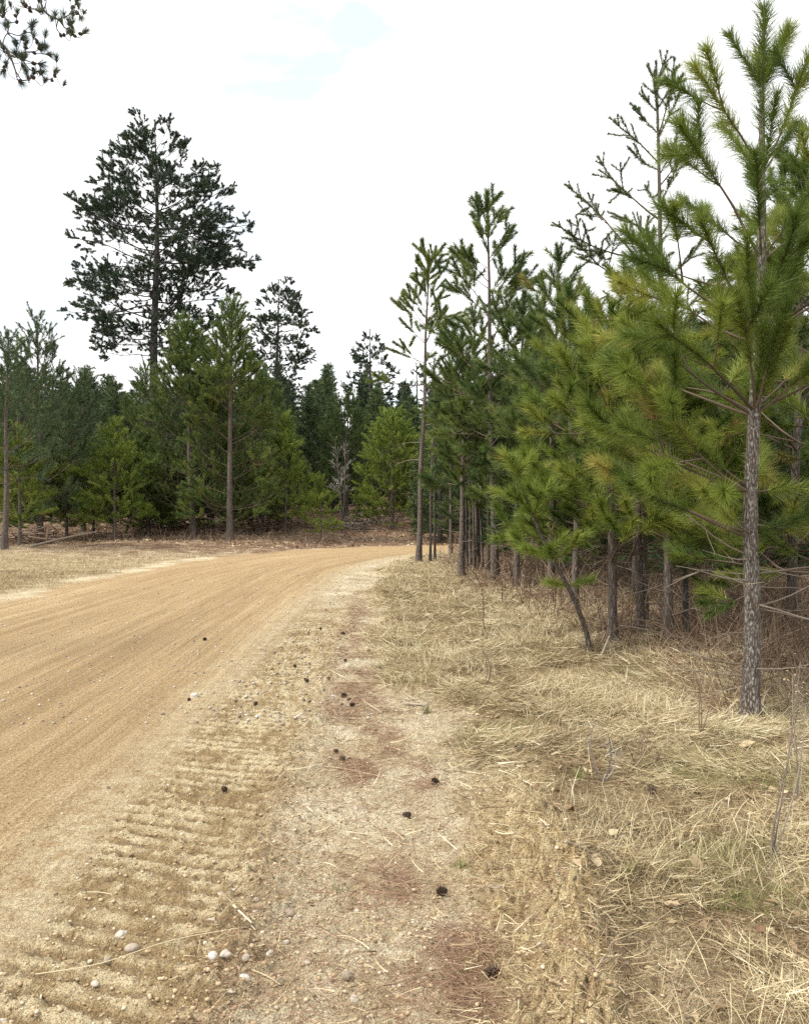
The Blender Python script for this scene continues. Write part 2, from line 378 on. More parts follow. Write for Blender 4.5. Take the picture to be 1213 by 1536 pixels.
def grow(rng, p, d, L, lvl, S, wood, need, rk=None):
    n = int(np.clip(L / .16 + 2, 3, 9)); step = L / (n - 1)
    pts = [np.array(p, float)]; d = nrm(d)
    for _ in range(n - 1):
        d = nrm(d + np.array([0, 0, S.up * step]) + rng.normal(0, S.wig, 3)); pts.append(pts[-1] + d * step)
    pts = np.array(pts); r0 = (rk or S.rk) * L + .0022
    if not (lvl == S.maxl and S.sides < 4 and L < .35 and rng.random() < .3):
        wood.append((pts, np.linspace(r0, max(.0016, r0 * .22), n), lvl))
    cov = min(L, S.cover[min(lvl, len(S.cover) - 1)])
    need.append((pts, (L - cov) / L, cov, rng.random()))
    if lvl < S.maxl and L > S.minL:
        k = max(1, int(round(L * (1 - S.bare) / S.node)))
        for t in S.bare + (1 - S.bare) * (np.arange(k) + .3 + .5 * rng.random(k)) / (k + .35):
            q = t * (n - 1); i = min(int(q), n - 2); pp = pts[i] + (pts[i + 1] - pts[i]) * (q - i)
            ax = nrm(pts[i + 1] - pts[i]); side = nrm(np.cross(ax, (0, 0, 1)))
            upv = np.cross(side, ax)
            for sg in (-1, 1):
                if rng.random() < .12: continue
                a = math.radians(S.spread + rng.normal(0, 9)); tw = rng.normal(0, .55)
                dd = ax * math.cos(a) + math.sin(a) * (sg * side * math.cos(tw) + upv * math.sin(tw)) + np.array([0, 0, S.lift])
                grow(rng, pp, dd, L * (1 - t) * rng.uniform(*S.ratio) + S.tipL * rng.uniform(.7, 1.3), lvl + 1, S, wood, need)

def emit_wood(mb, wood, S, mi):
    for pts, r, lvl in wood:
        mb.tube(pts, r, 6 if lvl == 0 and S.sides > 3 else S.sides if lvl < 2 else 3, mi, .3 + .5 * np.random.default_rng(len(pts) + int(1e4 * abs(pts[0, 0]))).random(), cap=False)
def emit_needles(mb, need, S, rng, mi):
    Ps, As, Ts, Vs, Cs = [], [], [], [], []
    for pts, t0, cov, v in need:
        k = max(4, int(S.dens * cov)); t = t0 + (1 - t0) * (1 - rng.random(k) ** 1.25)
        q = t * (len(pts) - 1); i = np.minimum(q.astype(int), len(pts) - 2); fr = (q - i)[:, None]
        a = pts[i + 1] - pts[i]
        Ps.append(pts[i] + a * fr); As.append(a / (np.linalg.norm(a, axis=1)[:, None] + 1e-9)); Ts.append((t - t0) / (1 - t0 + 1e-6)); Vs.append(np.full(k, v)); Cs.append(np.full(k, cov))
    P = np.concatenate(Ps); A = np.concatenate(As); T = np.concatenate(Ts); v = np.concatenate(Vs); C = np.concatenate(Cs); n = len(P)
    R = rng.normal(size=(n, 3)); R -= A * (R * A).sum(1)[:, None]; R /= np.linalg.norm(R, axis=1)[:, None] + 1e-9
    ang = np.radians(rng.uniform(S.na[0], S.na[1], n) * (1 - .45 * np.clip((T - .75) * 4, 0, 1) * rng.random(n)))
    D = A * np.cos(ang)[:, None] + R * np.sin(ang)[:, None]
    D[:, 2] += .10; D /= np.linalg.norm(D, axis=1)[:, None]
    L = S.nl * rng.uniform(.72, 1.12, n) * (.72 + .45 * ((v * 7.31) % 1))
    W = np.cross(D, rng.normal(size=(n, 3))); W *= (S.nw * .5 / (np.linalg.norm(W, axis=1) + 1e-9))[:, None]
    tip = P + D * L[:, None]; tip[:, 2] -= L * .08
    V = np.stack([P + W, P - W, tip], 1).reshape(-1, 3)
    var = np.clip(.06 + .64 * v + rng.normal(0, .14, n) + .06, 0, 1); var[((v * 13.7) % 1 < .03) & (C < .36)] = 1.
    mb.add(V, np.arange(n * 3).reshape(-1, 3), mi, var)

def trunk_at(path, z):
    return np.array([np.interp(z, path[:, 2], path[:, 0]), np.interp(z, path[:, 2], path[:, 1]), z])
def limb_list(rng, H, base, spacing, per, prof, ang, zj=.12):
    out = []; z = H - spacing * .55
    while z > base:
        t = (H - z) / (H - base)
        k = int(rng.integers(per[0], per[1] + 1)); a0 = rng.random() * 2 * PI
        for j in range(k):
            out.append((z + rng.normal(0, zj * spacing), a0 + j * 2 * PI / k + rng.normal(0, .25), prof(t) * rng.uniform(.75, 1.15), math.radians(ang(t) + rng.normal(0, 6))))
        z -= spacing * rng.uniform(.85, 1.12) * (.75 + .4 * t)
    return out
def tree(name, label, cat, loc, H, r0, limbs, S, mats, seed, path=None, dead=(), group=None, boughs=False, leader=True, rough=None, tsides=9, rings=None, trunk_mat=None):
    """trunk + limbs. boughs=True: every limb is a part of its own (wood, with its needles as sub-part); else one crown."""
    rng = np.random.default_rng(seed)
    root = empty(name, loc); tag(root, label, cat, group)
    if path is None:
        zz = np.linspace(0, H, rings or 14); sway = rng.normal(0, .012, 2)
        path = np.stack([sway[0] * zz + .022 * H * (vnoise(zz / H * 3, 0, seed) - .5), sway[1] * zz + .022 * H * (vnoise(zz / H * 3, 5, seed) - .5), zz], 1)
        path[:, :2] -= path[0, :2]
    zz = path[:, 2]; rr = r0 * (1 - zz / H) ** .8 * .93 + .007 + r0 * .5 * np.exp(-zz / (r0 * 2.0))
    tb = MB(); pp = path.copy(); pp[0, 2] -= .12
    tb.tube(pp, rr, tsides, 0, .5, rough=rough)
    tr = tb.build('trunk', M[trunk_mat or mats[0]], root, True); kids = [tr]
    rad = lambda z: float(np.interp(z, zz, rr))
    crown = MB(); cw, cn = [], []
    if leader:
        top = path[-1]; cn.append((np.array([trunk_at(path, H - S.cover[0] * 1.6), trunk_at(path, H - S.cover[0] * .8), top + np.array([0, 0, .02])]), 0, S.cover[0] * 1.6, rng.random()))
    for z, az, L, th in limbs:
        d = np.array([math.cos(az) * math.sin(th), math.sin(az) * math.sin(th), math.cos(th)])
        p = trunk_at(path, z) + np.array([d[0], d[1], 0]) * rad(z) * .4
        w, nd = [], []
        grow(rng, p, d, L, 0, S, w, nd)
        if boughs:
            b = MB(); emit_wood(b, w, S, 0); bo = b.build('branch', M['twig'], root, True); kids.append(bo)
            nb = MB(); emit_needles(nb, nd, S, rng, 0); no = nb.build('needles', M[mats[1]], bo); KIDS[bo.name] = [no]
        else: cw += w; cn += nd
    if cn:
        if not boughs: emit_wood(crown, cw, S, 1)
        emit_needles(crown, cn, S, rng, 0)
        kids.append(crown.build('crown', [M[mats[1]], M[S.wood if hasattr(S, 'wood') else 'twig']], root))
    for z, az, L, th in dead:
        d = np.array([math.cos(az) * math.sin(th), math.sin(az) * math.sin(th), math.cos(th)])
        p = trunk_at(path, z) + np.array([d[0], d[1], 0]) * rad(z) * .6; w = []
        S2 = Spec(up=-.35 if rng.random() < .5 else .45, wig=.07, cover=(0, 0), maxl=1, node=.45, bare=.45, rk=.007, sides=4)
        grow(rng, p, d, L, 0, S2, w, [])
        b = MB(); emit_wood(b, w, S2, 0); kids.append(b.build('dead_branch', M['dead_twig'], root, True))
    KIDS[root.name] = kids
    return root
def place(px, d, top, py=None):
    """x, y, z and height of a tree whose trunk foot is in column px at distance d and whose top shows in row top"""
    x = (px - CX) / F_PX * d; z = hz(x, d); return (x, d, z), CAM_H + (HY - top) / F_PX * d - z
deg = math.radians

# --- the nearest red pine, limb by limb
def near_pine():
    px, py, d = 1125, 1088, 6.02
    x = (px - CX) / F_PX * d; z0 = hz(x, d)
    zc = lambda row: CAM_H + (HY - row) / F_PX * d - z0
    ctr = np.array([(1125, 1100), (1124, 1040), (1126, 980), (1127, 900), (1126, 830), (1127, 740), (1131, 640), (1134, 560), (1138, 460), (1140, 390), (1142, 255), (1144, 130), (1146, 20)], float)
    rows = np.concatenate([np.linspace(1096, 620, 90), np.linspace(610, 20, 24)])
    xs = np.interp(-rows, -ctr[:, 1], ctr[:, 0])
    path = np.stack([(xs - px) / F_PX * d, .02 * np.sin(rows / 90), [zc(r) for r in rows]], 1); path[0, 2] = 0
    path = path[np.concatenate([[True], np.diff(path[:, 2]) > .002])]
    H = path[-1, 2]
    rng = np.random.default_rng(5)
    B = []
    def wh(row, items):
        for az, L, th in items: B.append((zc(row) + rng.normal(0, .02), deg(az + rng.normal(0, 5)), L, deg(th)))
    wh(128, [(185, .48, 32), (5, .46, 24), (300, .36, 32), (80, .42, 35)])
    wh(258, [(182, .88, 36), (352, .82, 28), (20, .8, 44), (285, .5, 34), (110, .7, 42)])
    wh(390, [(190, 1.18, 30), (352, 1.1, 46), (245, .8, 44), (300, .75, 48), (60, .9, 48), (125, .95, 48)])
    wh(508, [(184, 1.28, 57), (222, 1.2, 56), (268, 1.0, 52), (318, 1.15, 56), (5, 1.35, 60), (65, 1.1, 60), (135, 1.1, 60), (282, .75, 38), (248, .8, 48)])
    wh(622, [(190, 1.2, 62), (225, 1.15, 60), (272, .85, 42), (310, .85, 56), (350, 1.1, 64), (40, 1.2, 68), (95, 1.1, 68), (150, 1.2, 66), (265, .62, 22), (290, .7, 34), (245, 1.0, 50), (320, .95, 58)])
    wh(735, [(186, 1.4, 58), (200, .8, 62), (352, .65, 88), (60, .9, 74), (115, 1.0, 76), (155, 1.2, 70), (172, 1.3, 68), (215, 1.15, 70)])
    wh(800, [(168, 1.1, 70), (345, .55, 75), (100, .8, 78), (195, 1.1, 76), (225, .85, 78), (8, .8, 78)])
    S = Spec(dens=1250, nl=.185, nw=.0046, cover=(.56, .32, .26), node=.48, up=.13, bare=.36, rk=.0088, maxl=2, minL=.80, spread=44, tipL=.20, na=(24, 66))
    dead = []
    for row, L in ((836, .8), (868, 1.0), (905, .9), (915, .7), (958, .45), (1000, .5), (1010, .55), (1035, .4), (860, .6), (880, .8)):
        for k in range(2): dead.append((zc(row + rng.uniform(-6, 6)), rng.random() * 2 * PI if k else deg(rng.choice([185, 170, 355, 10, 215, 330])), L * rng.uniform(.7, 1.1), deg(rng.uniform(70, 108))))
    def rough(m, n):
        ii, jj = np.meshgrid(np.arange(m), np.arange(n), indexing='ij')
        th = jj / n * 2 * PI
        return 1 + .17 * (fbm(np.cos(th) * 2.5 + ii * .55, np.sin(th) * 2.5 + 9, 3, 3) - .5) + .07 * (_tab[ii % 256, jj % 256] - .5)
    tree('red_pine', 'nearest pine with a bare grey scaly trunk rising from the dry grass', 'pine tree', (x, d, z0), H, .062, B, S, ('bark_grey', 'needle_bright'), 11,
         path=path, dead=dead, boughs=True, rough=rough, tsides=22)
near_pine()

young_prof = lambda Lm: (lambda t: Lm * (.30 + .85 * min(1, t / .6)))
young_ang = lambda t: 30 + 54 * min(1, t * 1.15)
def young_pine(label, px, d, top, base_row, Lm, seed, nm='needle_mid', r0=.055, boughs=False, dens=None, spacing=.58, per=(4, 6), dead_n=6, lean=None, group=None, name='pine_tree', nl=.165, path=None, bark='bark', open_front=None, maxl=2):
    loc, H = place(px, d, top)
    base = max(.3, CAM_H + (HY - base_row) / F_PX * d - loc[2] - (.5 if d < 25 else .9))
    rng = np.random.default_rng(seed + 500)
    dn = (dens or 170) * (1.1 if d > 30 else 1.0) if d > 24 else 480 if d > 13 else 820
    nw = .0022 + .00054 * d if d < 25 else .0105 + .00018 * d
    dn *= 1.35 if d > 25 else 1
    S = Spec(dens=dn, nl=nl, nw=nw, cover=(.48, .31, .25) if d < 13 else (.6, .42, .34) if d < 25 else (.8, .6, .5), node=.50 if d < 13 else .44 if d < 25 else .55, sides=4 if d < 25 else 3, bare=.26, up=.30, rk=.009 if d < 25 else .007, tipL=.24 if d < 25 else .34, maxl=maxl, minL=.5 if d < 25 else .8, na=(24, 60), spread=44)
    if path is None and lean is not None:
        zz = np.linspace(0, H, 14); path = np.stack([lean[0] * zz + .03 * np.sin(zz * 1.3 + seed), lean[1] * zz, zz], 1); path[:, :2] -= path[0, :2]
    limbs = limb_list(rng, H, base, spacing, per, young_prof(Lm), young_ang)
    if seed == 21: limbs.append((.62, .1, 1.35, deg(36)))      # the low fork
    if open_front: limbs = [l for l in limbs if l[0] > CAM_H + (HY - open_front) / F_PX * d - loc[2] or math.sin(l[1]) > -.45]
    dead = [(rng.uniform(.25 * base, base), rng.random() * 2 * PI, rng.uniform(.3, .8) * Lm, deg(rng.uniform(65, 105))) for _ in range(dead_n)]
    return tree(name, label, 'pine tree', loc, H, r0, limbs, S, (bark, nm), seed, dead=dead, boughs=boughs, path=path, group=group)

# --- right stand, trees one can tell apart
young_pine('pine just behind the leaning sapling, its trunk forking low into two stems', 918, 9.0, 455, 800, 1.25, 21, 'needle_bright', .05, True)
young_pine('dark trunked pine between the forked pine and the nearest grey trunk', 960, 9.4, 520, 790, 1.1, 22, 'needle_bright', .05, True)
young_pine('thin dark stemmed pine just left of the nearest grey trunk', 1002, 8.7, 560, 800, 1.05, 23, 'needle_bright', .045, True)
young_pine('pine behind the right side of the nearest pine, mostly hidden by its boughs', 1188, 9.3, 250, 830, 1.35, 24, 'needle_mid', .06, True)
young_pine('pine at the picture edge whose boughs reach in beside the nearest pine', 1300, 7.2, 120, 800, 1.25, 25, 'needle_bright', .06, True, dens=240)
young_pine('bushy pine in the front row left of the forked pine', 862, 12.0, 440, 770, 1.0, 26, 'needle_mid', .055, True, dens=240)
young_pine('slim tipped pine with a thin leader above the bushy front pine', 826, 14.5, 372, 720, .9, 27, 'needle_mid', .06, False, dens=240)
young_pine('tallest pine in the middle of the right stand with an open forked top', 742, 17.0, 288, 690, 1.15, 28, 'needle_mid', .08, False, dens=260, spacing=.66)
young_pine('dense green pine left of the tallest middle pine, on a straight slim trunk', 692, 18.3, 500, 720, .75, 29, 'needle_mid', .07, False, dens=240)
young_pine('second dense pine crowding the tallest middle pine from the front', 775, 15.5, 440, 720, .95, 30, 'needle_mid', .06, False, dens=240)
young_pine('pine filling the gap low behind the thin stem cluster', 715, 19.5, 470, 700, 1.0, 31, 'needle_mid', .07, False)
young_pine('narrow pine standing behind the spindly pine at the road bend', 676, 27.5, 500, 700, .9, 32, 'needle_mid', .06, False)

# spindly tall pine at the bend
def spindly():
    d = 23.4; loc, H = place(627, d, 377)
    zz = np.linspace(0, H, 18); path = np.stack([np.interp(zz, [0, 3.5, 6, H], [0, .12, .22, .30]) + .02 * np.sin(zz * 1.7), .01 * zz, zz], 1)
    rng = np.random.default_rng(9)
    limbs = limb_list(rng, H, H - 3.6, .58, (4, 5), lambda t: .50 + .85 * t, lambda t: 38 + 25 * t)
    limbs += [(5.2, deg(180), 1.5, deg(100)), (4.6, deg(350), .8, deg(70)), (5.0, deg(20), .9, deg(70)), (4.2, deg(200), .7, deg(80))]
    dead = [(z, rng.random() * 2 * PI, rng.uniform(.4, 1.3), deg(rng.uniform(70, 100))) for z in np.linspace(2, 6, 9)]
    S = Spec(dens=700, nl=.165, nw=.012, cover=(.55, .42, .32), node=.5, bare=.4, up=.3, maxl=1, tipL=.28, rk=.009, na=(16, 54))
    tree('spindly_pine', 'tall spindly pine at the road bend with tufts only near its top', 'pine tree', loc, H, .085, limbs, S, ('bark', 'needle_mid'), 9, path=path, dead=dead)
spindly()

# sparse short-needled pines standing up behind the nearest pine
def jack(label, px, d, top, base_row, Lm, seed, extra=(), r0=.05):
    loc, H = place(px, d, top); rng = np.random.default_rng(seed)
    base = CAM_H + (HY - base_row) / F_PX * d - loc[2]
    limbs = limb_list(rng, H, base, .42, (2, 3), lambda t: Lm * (.35 + .8 * t), lambda t: 30 + 30 * t)
    for row, az, L, th in extra: limbs.append((CAM_H + (HY - row) / F_PX * d - loc[2], deg(az), L, deg(th)))
    S = Spec(dens=850, nl=.060, nw=.0052, cover=(.6, .34, .2), node=.18, bare=.3, up=.25, maxl=2, tipL=.10, rk=.010, spread=50, wig=.07, ratio=(.25, .5))
    tree('jack_pine', label, 'pine tree', loc, H, r0, limbs, S, ('bark', 'needle_jack'), seed, boughs=True)
jack('sparse short needled pine with a twin pointed top beside the nearest pine', 1002, 9.2, 95, 500, .75, 41,
     ((330, 178, 1.0, 45), (245, 182, .75, 40), (205, 10, .9, 18), (280, 5, .8, 45)))
jack('thin sparse pine with long bare arms reaching left over the stand', 966, 10.4, 330, 560, .8, 42,
     ((395, 180, 1.5, 45), (430, 186, 1.2, 62), (390, 182, 1.25, 84)))

# small leaning sapling in front of the stand
def leaning():
    bx, by = gpt(888, 992); z0 = hz(bx, by)
    rows = [(888, 992), (872, 940), (852, 895), (825, 850), (800, 800), (780, 750), (764, 705)]
    pts = np.array([((c - 888) / F_PX * by, -.05 * i, CAM_H + (HY - r) / F_PX * by - z0) for i, (c, r) in enumerate(rows)]); pts[:, 2] -= pts[0, 2]
    H = pts[-1, 2]
    zz = np.linspace(0, H, 12); path = np.stack([np.interp(zz, pts[:, 2], pts[:, 0]), np.interp(zz, pts[:, 2], pts[:, 1]), zz], 1)
    L = [(H * .93, deg(200), .38, deg(40)), (H * .93, deg(330), .34, deg(40)), (H * .93, deg(90), .3, deg(40)), (H * .72, deg(190), .5, deg(50)), (H * .72, deg(280), .5, deg(50)), (H * .72, deg(20), .55, deg(55)), (H * .72, deg(100), .5, deg(55)),
         (H * .5, deg(170), .55, deg(70)), (H * .5, deg(340), .6, deg(60)), (H * .5, deg(250), .5, deg(72)), (H * .36, deg(200), .35, deg(80)), (H * .36, deg(10), .4, deg(80))]
    L = [(a, b, c * .68, t) for a, b, c, t in L]
    S = Spec(dens=1100, nl=.15, nw=.0056, cover=(.36, .30, .26), node=.34, up=.5, bare=.4, maxl=1, tipL=.18, na=(16, 56))
    tree('pine_sapling', 'small bright pine sapling leaning left out of the stand', 'sapling', (bx, by, z0), H, .024, L, S, ('bark', 'needle_fresh'), 61, path=path, boughs=True)
leaning()

# thin bare stems in a cluster under the middle of the stand
def pole(label, px, d, top, lean, seed, group=None, r=.03):
    loc, H = place(px, d, top); rng = np.random.default_rng(seed)
    zz = np.linspace(0, H, 10); path = np.stack([lean * zz + .04 * np.sin(zz + seed), 0 * zz, zz], 1); path[:, :2] -= path[0, :2]
    limbs = [(z, rng.random() * 6.28, rng.uniform(.25, .5), deg(rng.uniform(35, 70))) for z in np.linspace(H * .62, H * .97, 7)]
    S = Spec(dens=380, nl=.14, nw=.010, cover=(.4, .3), node=.5, maxl=1, bare=.4, sides=3)
    return tree('slender_pine', label, 'pine tree', loc, H, r, limbs, S, ('bark_dark' if seed % 3 else 'bark', 'needle_mid'), seed, group=group, leader=True)
for i, (px, d, top, ln) in enumerate([(700, 19.0, 640, -.03), (706, 20.5, 600, .02), (712, 19.4, 630, .05), (719, 21, 610, -.02), (724, 19.8, 590, .03), (733, 18.6, 600, 0), (742, 20.5, 620, -.03), (697, 21.5, 600, .01)]):
    pole('slim dark pine stem in the tight cluster under the middle of the right stand', px, d, top, ln, 70 + i, 'slim stems clustered in the right stand')
for i, (px, d, top, lab) in enumerate([(645, 23.5, 540, 'slim pale stem just right of the spindly pine at the bend'), (652, 24.8, 560, 'second slim stem right of the spindly pine, slightly darker'),
                                       (1030, 9.2, 800, 'short broken dark stem left of the nearest grey trunk')]):
    pole(lab, px, d, top, .03 - .02 * i, 90 + i, None, .035)

# filler trees deeper in the right stand: four shapes, copied
deep_lab = 'dark pine deep inside the right stand behind the front row'
deep = []
rngf = np.random.default_rng(77)
spots = []
for k in range(400):
    x = rngf.uniform(1.5, 17); y = rngf.uniform(10.5, 31)
    if x < np.interp(y, SB[:, 0], SB[:, 1]) + 1.3 or x > y * .62 + 1: continue
    if y > 27 and x < 4: continue
    if all(math.hypot(x - a, y - b) > 1.75 for a, b in spots): spots.append((x, y))
for k in range(4):
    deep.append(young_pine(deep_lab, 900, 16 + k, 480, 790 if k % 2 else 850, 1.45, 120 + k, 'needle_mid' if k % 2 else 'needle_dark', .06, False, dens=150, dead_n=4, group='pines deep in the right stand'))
for i, (x, y) in enumerate(spots):
    o = deep[i] if i < 4 else copy_tree(deep[i % 4])
    px = CX + x / y * F_PX
    want = np.interp(px, [620, 700, 780, 830, 870, 930, 1000, 1213], [600, 560, 480, 500, 520, 480, 440, 330])   # where the skyline of the stand runs
    H = CAM_H + (HY - want) / F_PX * y
    H0 = CAM_H + (HY - 480) / F_PX * (16 + i % 4)
    s = min(1.45, H / H0) * rngf.uniform(.8, 1.0)
    o.location = (x, y, hz(x, y) - .03); o.rotation_euler = (0, 0, rngf.random() * 6.28); o.scale = (s ** .6, s ** .6, s)

# --- left: trees beyond the far edge of the road
young_pine('pine with a bare straight trunk right at the far road edge', 345, 36.5, 455, 770, 2.0, 201, 'needle_mid', .15, False, dens=190, spacing=.62, per=(6, 8), dead_n=8, open_front=630, bark='bark', nl=.19)
young_pine('broad dark pine with a slightly leaning trunk, left of the straight one', 290, 38.0, 484, 765, 2.3, 202, 'needle_mid', .15, False, dens=190, spacing=.62, per=(6, 8), lean=(-.04, 0), open_front=650, nl=.19)
young_pine('pointed dark pine rising above its neighbours at the far left', 60, 35, 485, 770, 2.2, 203, 'needle_dark', .15, False, dens=130, spacing=.8, per=(5, 6), nl=.19)
young_pine('pine cut by the left picture edge, beside the fallen pole', 6, 29, 498, 720, 1.6, 204, 'needle_dark', .11, False, dens=150, spacing=.75, nl=.18)
young_pine('small light green pine in front of the broad dark pine', 172, 36, 632, 800, 1.5, 205, 'needle_fresh', .08, False, dens=170, spacing=.55, per=(5, 6), nl=.17)
young_pine('low light green pine behind the fallen pole', 100, 37, 680, 795, 1.6, 206, 'needle_bright', .07, False, dens=160, spacing=.55, nl=.17)
young_pine('low bushy pine at the left edge with drooping light boughs', 30, 31, 640, 800, 1.3, 207, 'needle_bright', .07, False, dens=160, spacing=.55, nl=.17)
young_pine('mid height pine between the light green pine and the broad dark pine', 222, 41, 548, 770, 1.9, 208, 'needle_mid', .11, False, dens=120, spacing=.75, nl=.19)
young_pine('light green conical pine right of the straight trunked pine', 428, 41, 622, 795, 1.25, 209, 'needle_fresh', .08, False, dens=160, spacing=.6, per=(5, 7), nl=.18)
young_pine('dense pine tucked behind the straight trunked pine', 392, 42, 560, 790, 2.0, 210, 'needle_mid', .12, False, dens=120, spacing=.75, per=(5, 7), nl=.19)
young_pine('tiny light green pine alone at the outside of the bend', 482, 37.4, 716, 812, .80, 211, 'needle_fresh', .04, False, dens=230, spacing=.36, per=(5, 6), dead_n=0, nl=.14)
young_pine('dark pine between the pointed pine and the mid height pine', 125, 43, 560, 770, 2.0, 212, 'needle_dark', .13, False, dens=120, spacing=.75, nl=.19)
young_pine('broad bright green pine with many upright shoots beyond the bend', 588, 44, 622, 802, 2.0, 213, 'needle_fresh', .10, False, dens=170, spacing=.5, per=(6, 8), dead_n=0, nl=.15)
young_pine('bright pine half hidden behind the spindly pine trunk', 622, 46, 660, 800, 1.7, 214, 'needle_bright', .09, False, dens=160, spacing=.5, per=(6, 7), dead_n=0, nl=.15)
young_pine('dark pine behind the bare grey shrub', 520, 52, 590, 790, 2.1, 215, 'needle_mid', .12, False, dens=110, spacing=.8, per=(5, 7), nl=.2)
young_pine('dark pine close behind the two bare trunks at the far road edge', 318, 44, 560, 800, 2.1, 216, 'needle_dark', .12, False, dens=120, spacing=.75, per=(5, 7), nl=.2)
young_pine('dark pine right behind the left end of the bend between pale pines', 255, 45, 590, 805, 2.0, 217, 'needle_dark', .12, False, dens=120, spacing=.75, per=(5, 7), nl=.2)

for i, (px, d, top, Lm, lab) in enumerate([(62, 38, 690, 1.6, 'low bushy pine just right of the pointed dark pine foot'), (140, 40, 668, 1.7, 'low bushy pine between the two light pines behind the fallen pole'), (212, 40.5, 660, 1.7, 'low bushy pine left of the broad dark pine trunk'),
                                           (252, 43, 690, 1.6, 'short bushy pine close left of the leaning trunk'), (378, 43, 700, 1.6, 'short bushy pine right of the straight trunk'), (448, 48, 690, 1.1, 'short dark pine behind the tiny light pine'), (-20, 34, 650, 1.6, 'bushy pine cut by the left edge behind the fallen log'),
                                           (312, 46, 680, 1.7, 'short pine in the gap between the two bare trunks'), (655, 44, 690, 1.6, 'short pine across the road seen between the slim stems'), (700, 47, 670, 1.8, 'pine across the road behind the slim stem cluster'), (760, 45, 680, 1.7, 'pine across the road behind the tallest middle pine')]):
    young_pine(lab, px, d, top, 810, Lm, 230 + i, 'needle_mid' if i % 3 else 'needle_bright', .07, False, dens=190, spacing=.5, per=(6, 8), dead_n=0, nl=.19)
# --- mature pines standing above the rest
def mature(name, label, px, d, top, base_row, L_prof, R_prof, seed, r0, nlimb, S, mats, lean=0.):
    """L_prof / R_prof: (row, reach in photo pixels) of the crown's left and right outline"""
    loc, H = place(px, d, top); rng = np.random.default_rng(seed)
    zz = np.linspace(0, H, 18); path = np.stack([lean * zz + .10 * np.sin(zz * .35 + seed), .05 * np.sin(zz * .5), zz], 1); path[:, :2] -= path[0, :2]
    lp = np.array(L_prof, float); rp = np.array(R_prof, float); limbs = []
    zrow = lambda r: CAM_H + (HY - r) / F_PX * d - loc[2]
    for i in range(nlimb):
        row = top + (base_row - top) * ((i + .5) / nlimb) ** .92 + 6
        az = i * 2.399 + rng.normal(0, .3); c = math.cos(az)
        wl = (1 - c) / 2
        reach = (np.interp(row, lp[:, 0], lp[:, 1]) * wl + np.interp(row, rp[:, 0], rp[:, 1]) * (1 - wl)) / F_PX * d
        t = (row - top) / (base_row - top)
        th = 42 + 46 * min(1, t * 2.2)
        drop = reach * .30 * max(0, 1 - t * 1.2)
        L = reach * rng.uniform(.72, 1.08) / max(.6, math.sin(deg(th)))
        z = zrow(row) - L * .85 * math.cos(deg(th))
        limbs.append((min(z, H - .15), az, max(L, .5), deg(th + rng.normal(0, 6))))
    return tree(name, label, 'pine tree', loc, H, r0, limbs, S, mats, seed, path=path, tsides=10)
S_mat = Spec(dens=290, nl=.18, nw=.028, cover=(.36, .34, .34), node=.52, bare=.28, up=.06, wig=.10, maxl=2, minL=.5, tipL=.26, rk=.010, spread=46, ratio=(.35, .7), sides=3, na=(25, 80), lift=.28, wood='bark_dark')
mature('tall_pine', 'tall mature pine with an open dark crown standing alone above the left woods', 236, 48, 182, 535,
       [(170, 14), (200, 60), (220, 88), (250, 80), (285, 140), (310, 120), (345, 160), (400, 160), (440, 150), (480, 140), (520, 110), (560, 90)],
       [(170, 12), (185, 45), (210, 62), (235, 88), (285, 108), (320, 145), (400, 160), (440, 150), (480, 140), (560, 110)], 303, .36, 88, S_mat, ('bark_dark', 'needle_silhouette'))
mature('tall_pine', 'smaller mature pine with a thin crown right of the tall lone pine', 414, 62, 420, 600,
       [(420, 16), (450, 46), (500, 54), (560, 48), (600, 40)], [(420, 16), (450, 52), (490, 66), (540, 64), (600, 40)], 304, .26, 66, S_mat, ('bark_dark', 'needle_silhouette'), .01)
mature('tall_pine', 'ragged twin topped pine in the gap over the road bend', 553, 72, 494, 640,
       [(494, 8), (510, 26), (540, 34), (600, 44), (640, 40)], [(494, 8), (515, 22), (545, 40), (600, 48), (640, 40)], 305, .26, 62, S_mat, ('bark_dark', 'needle_silhouette'))
mature('tall_pine', 'hazy mature pine peeping out left of the spindly pine', 622, 75, 545, 680,
       [(545, 10), (570, 30), (640, 45)], [(545, 10), (580, 36), (640, 45)], 306, .25, 36, S_mat, ('bark_dark', 'needle_silhouette'))

# --- far woods
far_lab = 'dark conifer in the far woods behind the road bend'
S_far = Spec(dens=75, nl=.30, nw=.045, cover=(1.2, .7, .4), node=.55, bare=.15, up=.15, maxl=1, sides=3, tipL=.3, na=(25, 75))
far = []
for k in range(5):
    rng = np.random.default_rng(400 + k); H = 13
    limbs = limb_list(rng, H, .5 + .2 * k, .62, (5, 7), (lambda kk: lambda t: (1.5 + .25 * kk) * (.2 + 1.0 * min(1, t / .7)))(k), lambda t: 45 + 38 * t)
    far.append(tree('far_conifer', far_lab, 'conifer', (0, 0, 0), H, .15, limbs, S_far, ('bark_dark', 'needle_dark'), 400 + k, group='conifers in the far woods', tsides=6))
rngf = np.random.default_rng(88); fs = []
for k in range(900):
    y = rngf.uniform(48, 105); px = rngf.uniform(-120, 760); x = (px - CX) / F_PX * y
    if y < 56 and 470 < px < 700: continue
    if all(math.hypot(x - a, y - b) > 2.9 for a, b in fs): fs.append((x, y))
    if len(fs) >= 150: break
